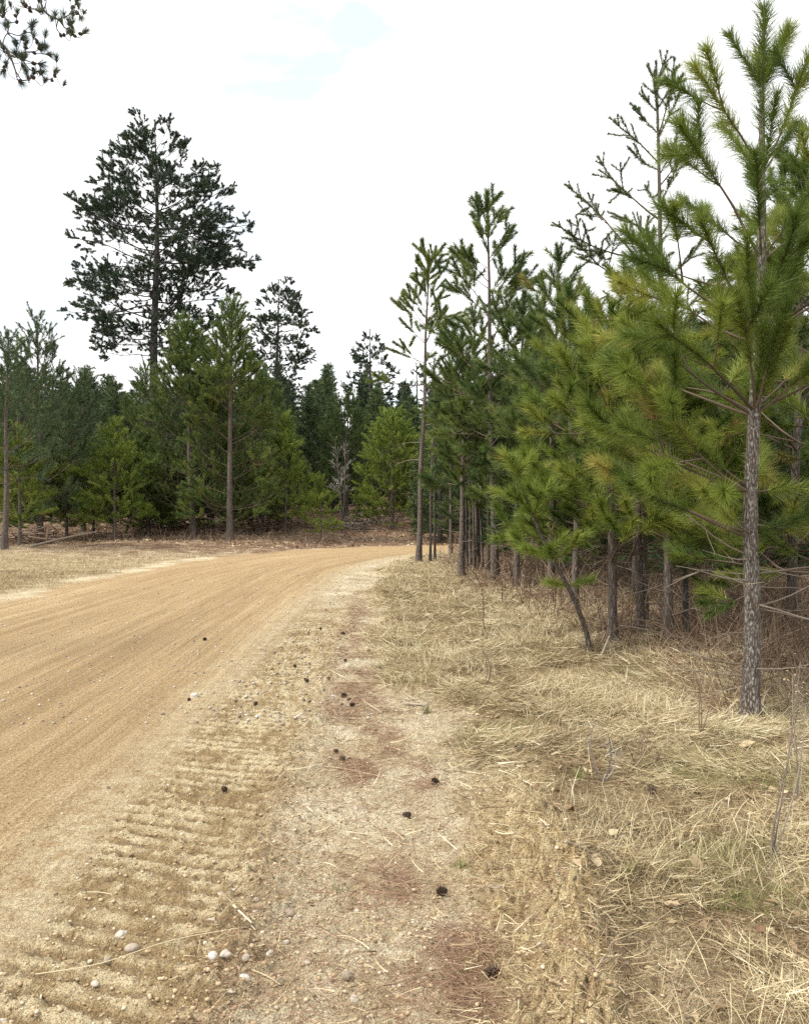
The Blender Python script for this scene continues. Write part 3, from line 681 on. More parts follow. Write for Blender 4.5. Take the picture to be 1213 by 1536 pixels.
for i, (x, y) in enumerate(fs):
    o = far[i] if i < 5 else copy_tree(far[i % 5])
    px = CX + x / y * F_PX
    top = np.interp(px, [-100, 0, 110, 200, 240, 330, 400, 440, 490, 520, 545, 600, 760], [560, 555, 545, 560, 570, 540, 540, 530, 545, 575, 545, 575, 575]) + rngf.uniform(0, 60)
    z = hz(x, y); H = CAM_H + (HY - top) / F_PX * y - z; s = H / 13
    o.location = (x, y, z - .1); o.rotation_euler = (0, 0, rngf.random() * 6.28); o.scale = (max(.6, s ** .7), max(.6, s ** .7), s)
# woods behind the right stand, seen between its trunks
for i in range(46):
    y = rngf.uniform(38, 58); px = 660 + 13.5 * i; x = (px - CX) / F_PX * y
    o = copy_tree(far[i % 5]); z = hz(x, y); s = rngf.uniform(.45, .62)
    o.location = (x, y, z - .1); o.rotation_euler = (0, 0, rngf.random() * 6.28); o.scale = (.9, .9, s)
    o['label'] = 'dark conifer on the rise behind the right stand beyond the road'; o['group'] = 'conifers behind the right stand'

# --- leafless trees
def bare_tree(name, label, px, d, top, seed, L, m, r0, group=None, nstem=1, base=.3, spacing=.5, cat='tree'):
    loc, H = place(px, d, top); rng = np.random.default_rng(seed); root = empty(name, loc); tag(root, label, cat, group)
    w = []; S = Spec(up=.35, wig=.10, cover=(0, 0, 0), node=.30 * L, bare=.3, maxl=2, minL=.25, spread=38, rk=.008, ratio=(.5, .8), lift=.25)
    tb = MB()
    for k in range(nstem):
        zz = np.linspace(0, H * rng.uniform(.8, 1), 9); a = rng.random() * 6.28; sp = .10 if nstem > 1 else .015
        path = np.stack([zz * sp * math.cos(a) + .05 * np.sin(zz), zz * sp * math.sin(a), zz], 1)
        q = path.copy(); q[0, 2] -= .1
        tb.tube(q, r0 * (1 - zz / zz[-1]) ** .8 + .006, 6)
        for z in np.arange(zz[-1] * base, zz[-1] * .97, spacing):
            az = rng.random() * 6.28; th = deg(rng.uniform(30, 60)); d3 = (math.cos(az) * math.sin(th), math.sin(az) * math.sin(th), math.cos(th))
            grow(rng, trunk_at(path, z), d3, L * (1.15 - z / zz[-1]) * rng.uniform(.6, 1.1), 0, S, w, [])
    tr = tb.build('trunk', M[m], root, True); cb = MB()
    for pts, r, lvl in w: cb.tube(pts, np.maximum(r, .00022 * d), 3, 0, rng.random(), cap=False)
    cr = cb.build('crown', M['grey_twig'], root); KIDS[root.name] = [tr, cr]; return root
bare_tree('bare_shrub', 'bare grey leafless shrub at the outside of the bend', 513, 45, 655, 501, 1.5, 'bark', .07, None, 3, .3, .25, 'shrub')
for i, (px, d, top) in enumerate([(158, 60, 560), (178, 58, 548), (190, 62, 566), (168, 66, 570), (205, 64, 575)]):
    bare_tree('birch_tree', 'pale leafless birch in the gap below the tall lone pine', px, d, top, 510 + i, 2.2, 'bark_birch', .07, 'birches below the tall pine', 1, .35, .6)
for i, (px, d, top) in enumerate([(503, 70, 560), (660, 60, 520), (585, 62, 575)]):
    bare_tree('birch_tree', ['pale leafless tree left of the ragged twin topped pine', 'pale leafless tree behind the spindly pine', 'grey leafless tree right below the ragged twin topped pine'][i], px, d, top, 520 + i, 2.0, 'bark_birch', .07, None, 1, .35, .6)

# --- bough of a pine that stands out of the frame on the left
def overhang():
    d = 6.5; root = empty('overhanging_pine', (-8.6, 7.6, hz(-8.6, 7.6))); tag(root, 'old pine outside the left edge whose coned twigs hang into the top corner', 'pine tree')
    ox, oy, oz = root.location; H = 11
    tb = MB(); zz = np.linspace(-.1, H, 14); tb.tube(np.stack([.05 * np.sin(zz), 0 * zz, zz], 1), .2 * (1 - np.clip(zz, 0, H) / H) ** .8 + .01, 12)
    kids = [tb.build('trunk', M['bark_dark'], root, True)]
    W = lambda px, py, dd=d: np.array([(px - CX) / F_PX * dd - ox, dd - oy, CAM_H + (HY - py) / F_PX * dd - oz])
    rng = np.random.default_rng(31)
    S = Spec(dens=1100, nl=.085, nw=.0042, cover=(.0, .09, .09), na=(10, 55))
    def limb(pts, twigs, r):
        b = MB(); need = []
        def crv(P, r0, r1, lvl):
            P = _smooth([tuple(p) for p in P], 5); b.tube(P, np.linspace(r0, r1, len(P)), 6 if lvl == 0 else 4, 0, .35, cap=False); return P
        crv(pts, r, .006, 0)
        for tw in twigs:
            P = crv(tw, .0055, .0025, 1); Lw = np.linalg.norm(np.diff(P, axis=0), axis=1).sum()
            ends = [P]
            for q in range(2):      # short side spurs, bent upward at the end
                i = int(len(P) * rng.uniform(.3, .9)); a = P[min(i, len(P) - 2)]
                sd = nrm(rng.normal(size=3)) * rng.uniform(.05, .11)
                Q = np.array([a, a + sd + np.array([0, 0, -.015]), a + sd * 1.4 + np.array([0, 0, .05])]); Q = crv(Q, .003, .002, 2); ends.append(Q)
            for E in ends: need.append((E[-4:] if len(E) > 4 else E, .15, .075, rng.random()))
            for q in range(2):      # small closed cones held on the twig
                i = int(rng.integers(len(P) // 2, len(P))); c = P[i] + rng.normal(0, .008, 3); ax = nrm(rng.normal(size=3) + np.array([0, 0, -.4]))
                t = np.linspace(-1, 1, 6); b.tube(c + ax * (t[:, None] * .020), .0135 * np.sqrt(np.maximum(.02, 1 - t ** 2)) * (1 - .25 * t), 7, 1, .3)
        o = b.build('branch', [M['twig'], M['cone']], root, True)
        nb = MB(); emit_needles(nb, need, S, rng, 0); nb.build('needles', M['needle_silhouette'], o)
    trunk = lambda z: np.array([0, 0, z])
    def tw(*p): return [W(*q) if len(q) > 1 else q for q in p]
    limb([trunk(6.0), W(-520, -120, 6.9), W(-200, -80, 6.6), W(30, -40), W(66, 17), W(88, 31)],
         [tw((88, 31), (104, 24), (112, 10), (119, 0)), tw((104, 24), (116, 20), (121, 26)), tw((88, 31), (100, 45), (118, 58), (127, 50)), tw((66, 17), (70, 5), (68, -12)), tw((100, 45), (107, 42), (108, 38)),
          tw((30, -40), (33, 5), (45, 15), (62, 18)), tw((66, 17), (48, 14), (38, 8)), tw((88, 31), (86, 45), (96, 56), (103, 50))], .018)
    limb([trunk(5.2), W(-520, 40, 7.0), W(-200, 55, 6.6), W(-40, 45), W(4, 69), W(16, 86), W(24, 108)],
         [tw((4, 69), (12, 52), (30, 55), (42, 44), (52, 36)), tw((12, 52), (13, 36), (6, 22), (4, 2)), tw((13, 36), (24, 34), (27, 20)), tw((16, 86), (34, 90), (38, 104)), tw((16, 86), (40, 80), (60, 82), (74, 84)),
          tw((24, 108), (34, 122), (46, 120), (52, 112)), tw((24, 108), (26, 118), (31, 124)), tw((34, 90), (50, 96), (60, 98)), tw((40, 80), (38, 74), (40, 66)), tw((60, 98), (66, 118), (78, 120), (84, 110)),
          tw((16, 86), (8, 100), (6, 106)), tw((30, 55), (44, 50), (54, 60), (62, 70)), tw((34, 90), (46, 106), (64, 110)), tw((4, 69), (-6, 40), (3, 16)), tw((40, 80), (56, 78), (60, 72)), tw((12, 52), (26, 62), (34, 60))], .020)
    for z, az, L in ((7.5, 2.4, 2.2), (8.3, 4.3, 1.8), (9.0, 1.0, 1.4), (9.8, 3.2, 1.0), (10.4, 5.2, .7)):     # the rest of its crown, off to the left
        w, nd = [], []; S3 = Spec(dens=260, nl=.06, nw=.005, cover=(.3, .2, .15), maxl=2, node=.4)
        grow(rng, trunk(z), (math.cos(az), math.sin(az), .4), L, 0, S3, w, nd); b = MB(); emit_wood(b, w, S3, 0); o = b.build('branch', M['twig'], root, True)
        nb = MB(); emit_needles(nb, nd, S3, rng, 0); nb.build('needles', M['needle_silhouette'], o)
overhang()

# ------------------------------------------------------------------ ground cover (nobody could count it)
def blades(n, P, az, L, tilt, bend, w, var, name, m, label, cat, segs=3, follow=False, zoff=0):
    """ribbons: P foot points, tilt from vertical, bend = extra tilt gained to the tip"""
    t = np.linspace(0, 1, segs + 1); pts = [P.copy()]
    for k in range(segs):
        th = tilt + bend * (k + .5) / segs
        d = np.stack([np.cos(az) * np.sin(th), np.sin(az) * np.sin(th), np.cos(th)], 1); pts.append(pts[-1] + d * (L / segs)[:, None])
    pts = np.stack(pts, 1)
    if follow:
        g = height(pts[..., 0].ravel(), pts[..., 1].ravel()).reshape(n, -1); pts[..., 2] = np.maximum(pts[..., 2], g + .003)
    s = np.random.default_rng(n).normal(size=(n, 3)) * .6; s[:, 2] *= .7
    dirv = pts[:, -1] - pts[:, 0]; s = np.cross(dirv, s); s /= np.linalg.norm(s, axis=1)[:, None] + 1e-9
    wid = w[:, None] * np.linspace(1, .28, segs + 1)[None]
    A = pts + s[:, None] * wid[..., None] * .5; B = pts - s[:, None] * wid[..., None] * .5
    V = np.stack([A, B], 2).reshape(n, -1, 3); k = 2 * (segs + 1)
    base = (np.arange(n) * k)[:, None]; Fq = np.concatenate([base + np.array([[2 * j, 2 * j + 1, 2 * j + 3, 2 * j + 2]]) for j in range(segs)], 1).reshape(-1, 4)
    b = MB(); b.add(V.reshape(-1, 3), Fq, 0, np.repeat(var, segs)); o = b.build(name, m); return tag(o, label, cat, kind='stuff')
def scatter(n, x0, x1, y0, y1, dens, seed, power=2.0):
    """points with density falling off with distance, kept where dens(zones) says"""
    rng = np.random.default_rng(seed); X, Y = [], []; got = 0
    while got < n:
        m = n * 2
        y = (y0 ** -(power - 1) + rng.random(m) * (y1 ** -(power - 1) - y0 ** -(power - 1))) ** (-1 / (power - 1)); x = rng.uniform(x0, x1, m)
        k = np.abs(x) < y * .62 + .8; x = x[k]; y = y[k]
        z = zones(x, y); k = rng.random(len(x)) < dens(x, y, z)
        X.append(x[k]); Y.append(y[k]); got += int(k.sum())
    return np.concatenate(X)[:n], np.concatenate(Y)[:n], rng

# matted straw lying in the verge
n = 140000
gd = lambda x, y, z: np.clip(z['grassR'] * (1 - .72 * z['stand']) * sst(.34, .60, fbm(x * 2.2, y * 2.2, 3, 80)) * 1.2 * (1 - .8 * np.clip(z['berm'] + z['sandz'], 0, 1)) + .012 * z['shoulder'] + .10 * z['sandz'], 0, 1)
x, y, rng = scatter(n, -1.2, 9, 1.9, 33, gd, 601, 2.0)
P = np.stack([x, y, height(x, y) + rng.random(n) * .035], 1)
blades(n, P, 14 * fbm(x * .9, y * .9, 2, 95) + rng.normal(0, 1.15, n), rng.uniform(.03, .26, n) * (.42 + .5 * sst(2.5, 6.5, y)), rng.uniform(1.2, 1.64, n), rng.normal(0, .42, n), (.0020 + .00036 * y) * rng.uniform(.45, 1.7, n),
       np.clip(.02 + .92 * fbm(x * 2.2, y * 2.2, 3, 90) + rng.normal(0, .27, n), 0, 1), 'dry_grass', M['straw'], 'matted pale straw lying over the right verge', 'grass', 3, True)
n = 90000
x, y, rng = scatter(n, -1.2, 8, 1.9, 20, lambda x, y, z: np.clip(z['grassR'] * (1 - .5 * z['stand']) + .14 * z['sandz'] + .05 * z['shoulder'], 0, 1), 608, 2.3)
P = np.stack([x, y, height(x, y) + .001 + rng.random(n) * .010], 1)
blades(n, P, rng.random(n) * 6.28, rng.uniform(.015, .085, n), rng.uniform(1.35, 1.65, n), rng.normal(0, .3, n), (.0014 + .00030 * y) * rng.uniform(.5, 1.6, n), np.clip(rng.normal(.22, .24, n) + .25 * (fbm(x * 3, y * 3, 2, 97) - .5), 0, 1),
       'thatch', M['straw'], 'short broken brown thatch between the straw and on the sand', 'thatch', 2, True)
# standing and arching dry stalks
n = 26000
gd2 = lambda x, y, z: np.clip(z['grassR'] * (1 - .6 * z['stand']) * sst(.38, .62, fbm(x * 1.1, y * 1.1, 3, 82)) * (.5 + .5 * sst(4, 9, y)), 0, 1)
x, y, rng = scatter(n, -1.2, 9, 2.2, 33, gd2, 602, 1.7)
P = np.stack([x, y, height(x, y) - .01], 1)
blades(n, P, rng.random(n) * 6.28, rng.uniform(.05, .30, n) * (.35 + .8 * fbm(x * .8, y * .8, 2, 83)), rng.uniform(.0, .7, n), rng.uniform(.1, 1.1, n), (.0020 + .00032 * y) * rng.uniform(.6, 1.5, n),
       np.clip(.58 + rng.normal(0, .24, n), 0, 1), 'standing_grass', M['straw'], 'dry grass stalks standing in tufts across the right verge', 'grass', 3)
# greenish blades
n = 6000
gd3 = lambda x, y, z: np.clip(z['grassR'] * (1 - z['stand']) * sst(.58, .68, fbm(x * 1.4, y * 1.4, 2, 84)), 0, 1)
x, y, rng = scatter(n, -1, 6, 2.3, 20, gd3, 603, 1.8)
P = np.stack([x, y, height(x, y) - .005], 1)
blades(n, P, rng.random(n) * 6.28, rng.uniform(.04, .15, n), rng.uniform(.2, 1.2, n), rng.uniform(.1, 1.0, n), (.0016 + .00022 * y) * rng.uniform(.7, 1.4, n), rng.random(n),
       'green_grass', M['green_blade'], 'faint green grass coming up through the straw', 'grass', 3)
# left verge: short pale grass
n = 20000
x, y, rng = scatter(n, -22, -5, 11, 40, lambda x, y, z: np.clip(z['grassL'] + .25 * z['stand'] * (z['u'] < 0), 0, 1), 604, 1.5)
P = np.stack([x, y, height(x, y) - .01], 1)
blades(n, P, rng.random(n) * 6.28, rng.uniform(.04, .17, n), rng.uniform(.2, 1.4, n), rng.uniform(.1, .9, n), (.002 + .00035 * y) * rng.uniform(.7, 1.4, n), np.clip(.62 + rng.normal(0, .2, n) - .35 * (fbm(x * .5, y * .5, 2, 85) > .55), 0, 1),
       'verge_grass', M['straw'], 'short pale dry grass on the left verge', 'grass', 2)
# fallen needles: reddish mats on the shoulder and under the stand
n = 75000
ld = lambda x, y, z: np.clip(z['lit'] * 1.3 + .10 * z['shoulder'] + .8 * np.exp(-((x - 2.57) ** 2 + (y - 6.0) ** 2) / .30) + .14 * z['grassR'] * (1 - z['stand']) * (y < 8) * .4 + .55 * z['stand'] * (y < 14), 0, 1)
x, y, rng = scatter(n, -1.6, 8, 1.9, 16, ld, 605, 2.0)
P = np.stack([x, y, height(x, y) + .002 + rng.random(n) * .010], 1)
blades(n, P, rng.random(n) * 6.28, rng.uniform(.05, .13, n), rng.uniform(1.35, 1.65, n), rng.normal(0, .25, n), (.0010 + .00022 * y) * rng.uniform(.8, 1.3, n), np.clip(rng.normal(.5, .25, n), 0, 1),
       'fallen_needles', M['needle_litter'], 'reddish brown pine needles matted on the bare shoulder and under the pines', 'needle litter', 2, True)
# brown stems and twigs under the pines
n = 15000
x, y, rng = scatter(n, 0, 16, 4.5, 34, lambda x, y, z: np.clip(z['stand'] * (.25 + sst(.4, .6, fbm(x * .9, y * .9, 2, 86))), 0, 1), 606, 1.6)
P = np.stack([x, y, height(x, y) - .02], 1)
blades(n, P, rng.random(n) * 6.28, rng.uniform(.15, .85, n), rng.uniform(0, .8, n), rng.uniform(-.3, 1.5, n), (.003 + .0005 * y) * rng.uniform(.6, 1.6, n), np.clip(rng.normal(.5, .28, n), 0, 1),
       'undergrowth', M['brush'], 'tangle of brown bare stems under the right stand', 'undergrowth', 4)
n = 9000
x, y, rng = scatter(n, -30, 14, 33, 60, lambda x, y, z: np.clip(z['stand'] + (y > 37), 0, 1) * .8, 607, 1.5)
P = np.stack([x, y, height(x, y) - .02], 1)
blades(n, P, rng.random(n) * 6.28, rng.uniform(.2, .9, n), rng.uniform(0, 1.2, n), rng.uniform(-.3, 1.2, n), .014 * rng.uniform(.6, 1.4, n), np.clip(rng.normal(.55, .3, n), 0, 1),
       'far_undergrowth', M['brush'], 'brown brush and dead stems under the trees beyond the road', 'undergrowth', 3)
# dead leaves
def leaf_litter(n, seed, box, dens, size, name, label):
    x, y, rng = scatter(n, *box, dens, seed, 1.6); P = np.stack([x, y, height(x, y) + .012], 1)
    a = rng.random(n) * 6.28; d = np.stack([np.cos(a), np.sin(a), rng.normal(0, .3, n)], 1); e = np.stack([-np.sin(a), np.cos(a), rng.normal(0, .3, n)], 1)
    L = (size * rng.uniform(.6, 1.3, n))[:, None]; up = np.array([0, 0, 1.])
    V = np.stack([P - d * L, P + e * L * .5 + up * L * rng.uniform(0, .5, (n, 1)), P + d * L, P - e * L * .5 + up * L * rng.uniform(0, .5, (n, 1))], 1)
    i = (np.arange(n) * 4)[:, None]; b = MB(); v = rng.random(n)
    b.add(V.reshape(-1, 3), np.concatenate([i + np.array([[0, 1, 2]]), i + np.array([[0, 2, 3]])], 0), 0, np.concatenate([v, v])); tag(b.build(name, M['leaf']), label, 'leaves', kind='stuff')
leaf_litter(2600, 611, (-.5, 9, 2.2, 20), lambda x, y, z: np.clip(.35 * z['grassR'] + .6 * z['stand'], 0, 1), .028, 'dead_leaves', 'small dead leaves lying through the verge and under the right stand')
leaf_litter(6000, 612, (-30, 14, 33, 62), lambda x, y, z: np.clip(z['stand'] + (y > 38), 0, 1) * .9, .10, 'leaf_litter', 'pinkish tan leaf litter on the rise beyond the road')

# ------------------------------------------------------------------ stones
def ico(seed, sub=2):
    import bmesh
    bm = bmesh.new(); bmesh.ops.create_icosphere(bm, subdivisions=sub, radius=1)
    V = np.array([v.co for v in bm.verts]); Fc = np.array([[v.index for v in f.verts] for f in bm.faces]); bm.free()
    rng = np.random.default_rng(seed); k = rng.normal(size=(4, 3))
    V = V * (1 + .20 * np.sin(V @ k[0] * 1.5 + 1)[:, None] + .13 * np.sin(V @ k[1] * 2.4)[:, None] + .03 * np.sin(V @ k[3] * 7)[:, None]); V = V * (1 + .10 * np.sign(V @ k[2]))[:, None] if sub < 3 else V; V[:, 2] *= .68; V[:, 1] *= .8
    return V, Fc
def gravel(n, seed, box, dens, rmin, rmax, name, m, label, power=2.2, sub=1):
    x, y, rng = scatter(n, *box, dens, seed, power); z = height(x, y)
    T = [ico(seed + k, sub) for k in range(4)]; b = MB(); r = rmin + (rmax - rmin) * rng.random(n) ** 5.0
    for k in range(4):
        ii = np.arange(k, n, 4); V, Fc = T[k]; a = rng.random(len(ii)) * 6.28; c, s_ = np.cos(a)[:, None], np.sin(a)[:, None]
        W = np.stack([V[None, :, 0] * c - V[None, :, 1] * s_, V[None, :, 0] * s_ + V[None, :, 1] * c, np.broadcast_to(V[None, :, 2], (len(ii), len(V)))], 2) * r[ii][:, None, None]
        W += np.stack([x[ii], y[ii], z[ii] + r[ii] * .22], 1)[:, None]
        b.add(W.reshape(-1, 3), ((np.arange(len(ii)) * len(V))[:, None, None] + Fc[None]).reshape(-1, 3), 0, np.repeat(np.clip(rng.normal(.5, .24, len(ii)), 0, 1), len(Fc)))
    tag(b.build(name, m, smooth=True), label, 'gravel', kind='stuff')
gravel(24000, 621, (-4, 1.0, 1.9, 9), lambda x, y, z: np.clip(.55 * z['windrow'] + .30 * z['track'] + .60 * z['shoulder'] * (1 - .6 * z['lit']) + .05 * z['road'] + .35 * np.clip(z['berm'], 0, 1), 0, 1), .0022, .0105, 'gravel', M['grit'], 'fine gravel and grit over the soft road edge and shoulder')
gravel(8000, 622, (-9, 1.0, 6, 30), lambda x, y, z: np.clip(.9 * np.exp(-((z['u'] - 2.95) / .42) ** 2) + .10 * z['shoulder'] + .14 * z['road'], 0, 1), .004, .019, 'road_edge_gravel', M['stone'], 'paler coarse gravel along the right edge of the road', 1.5)

def stone(px, py, wpx, var, label, seed, flat=1., group=None):
    x, y = gpt(px, py); r = wpx / F_PX * y * .5 / .95; V, Fc = ico(seed, 3); b = MB(); V = V * r * np.array([1, 1, flat])
    b.add(V, Fc, 0, var * .86); o = b.build('stone', M['stone'], smooth=True); o.location = (x, y, hz(x, y) + r * .26 * flat); o.rotation_euler = (0, 0, seed * 1.3); tag(o, label, 'stone', group)
for i, a in enumerate([
    (318, 1461, 15, .93, 'white rounded stone, leftmost of the row of pale stones on the track'), (337, 1463, 14, .85, 'pale flat stone just right of the white rounded stone on the track'),
    (368, 1458, 12, .62, 'bluish grey small stone at the right end of the pale row'), (366, 1482, 18, .98, 'white flat stone lying just below the bluish grey one'),
    (181, 1411, 16, .88, 'pale stone alone on the left part of the lug track'), (142, 1478, 12, .85, 'white stone under the long straw near the left bottom'),
    (196, 1435, 17, .55, 'tan stone partly sunk just below the lone pale stone'), (160, 1445, 14, .5, 'small brown lump left of the half sunk tan stone'),
    (318, 1389, 10, .7, 'tan squarish pebble above the forked twig'), (348, 1354, 10, .78, 'pale grey pebble on the soil windrow'), (332, 1356, 11, .6, 'brown pebble touching the pale grey one on the windrow'),
    (384, 1362, 10, .45, 'tan pebble right of the windrow pebbles'), (428, 1421, 11, .8, 'cream pebble on the gravel right of the forked twig'), (434, 1377, 15, .35, 'brown stone at the edge of the pale gravel'),
    (442, 1304, 11, .3, 'dark brown pebble at the top of the windrow'), (461, 1449, 10, .72, 'pale tan pebble on the bare gravel'), (521, 1474, 16, .3, 'dark grey stone embedded in the bare gravel'),
    (532, 1507, 14, .75, 'pale grey stone near the bottom middle of the gravel'), (355, 1402, 13, .5, 'grey tan stone under the forked twig'), (405, 1448, 11, .6, 'pale brown pebble between the row and the gravel'),
    (745, 1339, 20, .22, 'smooth greenish grey stone on the sand by the berm'), (812, 1439, 17, .72, 'pale lilac stone on the yellow sand'), (534, 1216, 9, .85, 'whitish pebble near the pine cones on the shoulder'),
    (292, 1046, 11, .97, 'white stone with a dark chip beside it on the road edge'), (415, 1077, 9, .9, 'white pebble right of the lone cone on the road edge'), (500, 1047, 9, .95, 'white pebble beside the pair of dark cones'),
    (495, 1142, 8, .7, 'grey pebble beside the shoulder cones'), (502, 1222, 9, .55, 'grey brown pebble below the shoulder cones'), (2, 1531, 11, .9, 'white stone in the bottom left corner'), (535, 1368, 9, .75, 'tan pebble right of centre on bare gravel'),
    (1185, 1500, 20, .95, 'whitish stone in the straw at the bottom right'), (1098, 1433, 12, .8, 'pale pebble in the straw above the whitish stone'), (345, 1510, 8, .9, 'white chip near the bottom of the track')]):
    stone(*a[:4], a[4], 700 + i, .8 + .3 * _tab[i, 3])

# ------------------------------------------------------------------ pine cones
def cone_mesh():
    b = MB(); n = 54; h = .048
    t = np.linspace(-1, 1, 9); b.tube(np.stack([0 * t, 0 * t, h * .5 * (t + 1)], 1), .008 * np.sqrt(np.maximum(.03, 1 - t * t)) + .001, 7, 0, .1)
    rng = np.random.default_rng(3)
    for i in range(n):
        f = i / n; a = i * 2.39996; R = .024 * math.sin(PI * min(1, (.16 + .80 * (1 - f))) * .5 + .0) * (1.0 if f > .12 else .75); z = .004 + h * .92 * f
        rad = np.array([math.cos(a), math.sin(a), 0]); tan = np.array([-math.sin(a), math.cos(a), 0]); up = np.array([0, 0, 1.])
        el = -.1 + 1.0 * f; w = .0062 * (1 - .4 * f); d = rad * math.cos(el) + up * math.sin(el); nn = up * math.cos(el) - rad * math.sin(el)
        p0 = up * z + rad * .004; p1 = p0 + d * R * .62; p2 = p0 + d * R
        V = [p0 + tan * w * .35, p0 - tan * w * .35, p1 - tan * w, p1 + tan * w, p2 + nn * .0012, p1 - nn * .0022 + d * .001]
        b.add(V, [[0, 1, 2], [0, 2, 3], [3, 2, 4], [3, 4, 5], [4, 2, 5]], 0, .25 + .5 * rng.random())
    return b
cone0 = cone_mesh().build('pine_cone', M['cone'])
for i, (px, py, s, lab) in enumerate([
    (747, 1466, 1.25, 'large dark pine cone beside a green tuft near the bottom'), (657, 1344, 1.15, 'dark pine cone on the reddish needle mat below the green tuft'), (615, 1232, 1.1, 'dark pine cone on reddish needles left of the crumbled sand'),
    (648, 1178, 1.15, 'pine cone at the edge of the straw above the needle mat'), (516, 1144, 1.1, 'dark cone on the sandy shoulder beside a grey pebble'), (506, 1134, .8, 'small cone tilted beside the larger shoulder cone'),
    (524, 1061, 1.2, 'lower cone of the dark trio by the grass edge'), (513, 1046, 1.2, 'left cone of the dark trio by the grass edge'), (526, 1052, .9, 'small right cone of the dark trio by the grass edge'),
    (383, 1061, 1.0, 'lone dark cone on the pale road edge'), (339, 1192, 1.0, 'dark cone lying on the lug marks'), (463, 1027, 1.1, 'pair cone, lower one, on the shoulder left of the trio'), (456, 1022, .8, 'pair cone, smaller upper one, left of the trio'),
    (443, 1003, 1.0, 'cone with a white pebble beside it on the road edge'), (495, 1022, .9, 'cone between the pair and the grass edge'), (512, 955, 1.3, 'roundest dark cone far up the shoulder'), (480, 946, .9, 'small cone left of the roundest far cone'),
    (518, 993, 1.0, 'flat lying cone midway up the shoulder'), (573, 1009, 1.1, 'cone lying in the edge of the grass'), (556, 979, 1.0, 'cone half under grass stems at the verge edge'), (305, 962, 1.2, 'single dark cone out on the open road'),
    (284, 1051, .8, 'dark chip of a cone beside the white road edge stone'), (776, 1142, .9, 'cone half buried in the straw of the verge'), (1027, 1170, 1.1, 'dark cone on the pale straw patch left of the tall weed'), (976, 1208, 1.2, 'brown cone standing in flattened straw')]):
    o = cone0 if i == 0 else cone0.copy()
    if i: COL.objects.link(o)
    x, y = gpt(px, py); o.location = (x, y, hz(x, y) + .016 * s); s *= .82; o.scale = (s, s, s); o.rotation_euler = (1.1 + .7 * _tab[i, 9], .5 * _tab[i, 8], 6.28 * _tab[i, 7]); tag(o, lab, 'pine cone', 'pine cones on the ground')

# ------------------------------------------------------------------ sticks, straws, weeds, odd tufts
def stick(name, label, pxs, r, m, cat, lift=.01, side=(), var=.7):
    b = MB(); P = []
    for px, py in pxs: x, y = gpt(px, py); P.append((x, y, hz(x, y) + lift))
    P = np.array(P); tt = np.linspace(0, 1, 24); zl = P[0, 2] + (P[-1, 2] - P[0, 2]) * tt; hh = height(np.interp(tt, np.linspace(0, 1, len(P)), P[:, 0]), np.interp(tt, np.linspace(0, 1, len(P)), P[:, 1]))
    P[:, 2] = np.interp(np.linspace(0, 1, len(P)), tt, zl) + max(0, np.percentile(hh + r - zl, 85))
    o0 = P[0].copy(); P = _smooth(P, 4) - o0; b.tube(P, np.linspace(r, r * .6, len(P)), 6, 0, var)
    for sd in side:
        Q = []
        for px, py in sd: x, y = gpt(px, py); Q.append((x, y, max(hz(x, y) + r, o0[2] - .01)))
        Q = _smooth(Q, 4) - o0; b.tube(Q, np.linspace(r * .7, r * .4, len(Q)), 5, 0, var)
    o = b.build(name, M[m], smooth=True); o.location = o0; tag(o, label, cat)
stick('twig', 'pale forked twig lying on the soil windrow', [(350, 1374), (362, 1392), (377, 1412)], .005, 'straw', 'twig', .014, [[(362, 1392), (350, 1400)], [(366, 1398), (383, 1408)]], .95)
stick('straw_stem', 'long straight straw lying across the lug marks', [(52, 1482), (150, 1466), (260, 1430), (370, 1411)], .0018, 'straw', 'straw', .012, [[(200, 1448), (193, 1464)], [(300, 1424), (296, 1446)]], .85)
stick('straw_stem', 'short pale straw bent on the left of the track', [(130, 1341), (150, 1344), (168, 1350)], .002, 'straw', 'straw', .01, (), .9)
stick('straw_stem', 'pale stub of straw near the bottom left corner', [(61, 1498), (60, 1516)], .004, 'straw', 'straw', .01, (), 1.)
stick('straw_stem', 'short straw below the white flat stone', [(378, 1470), (400, 1475), (420, 1484)], .0025, 'straw', 'straw', .01, (), .75)
stick('straw_stem', 'thin straw across the shoulder by the cones', [(450, 1153), (520, 1160), (606, 1178)], .002, 'straw', 'straw', .01, (), .8)
stick('twig', 'curved dark stick in the sand at the bottom right', [(880, 1458), (915, 1456), (945, 1485)], .006, 'brush', 'stick', .015, (), .5)
stick('twig', 'pale stick lying in the straw by the sand berm', [(848, 1340), (870, 1332), (900, 1328)], .006, 'dead_twig', 'stick', .03, (), .9)
stick('twig', 'bleached stick in the verge grass beside the shoulder', [(606, 1060), (625, 1062), (640, 1063)], .011, 'dead_twig', 'stick', .02, [[(640, 1063), (632, 1076)]], 1.)
stick('fallen_branch', 'pale fallen branch on the brown floor left of the leaning sapling', [(783, 880), (815, 890), (852, 903)], .016, 'dead_twig', 'branch', .06, (), .8)
def lean_stick(name, label, a, b_, d, r, m, cat, d2=None, var=.6):
    d2 = d2 or d; P = np.array([((a[0] - CX) / F_PX * d, d, CAM_H + (HY - a[1]) / F_PX * d), ((b_[0] - CX) / F_PX * d2, d2, CAM_H + (HY - b_[1]) / F_PX * d2)])
    P[0, 2] = hz(P[0, 0], P[0, 1]) - .02; o0 = P[0].copy(); t = np.linspace(0, 1, 7)[:, None]; Q = (P[1] - P[0]) * t + np.array([0, 0, .05]) * np.sin(t * PI) * np.linalg.norm(P[1] - P[0]) * .3
    b = MB(); b.tube(Q, np.linspace(r, r * .55, 7), 7, 0, var); o = b.build(name, M[m], smooth=True); o.location = o0; tag(o, label, cat)
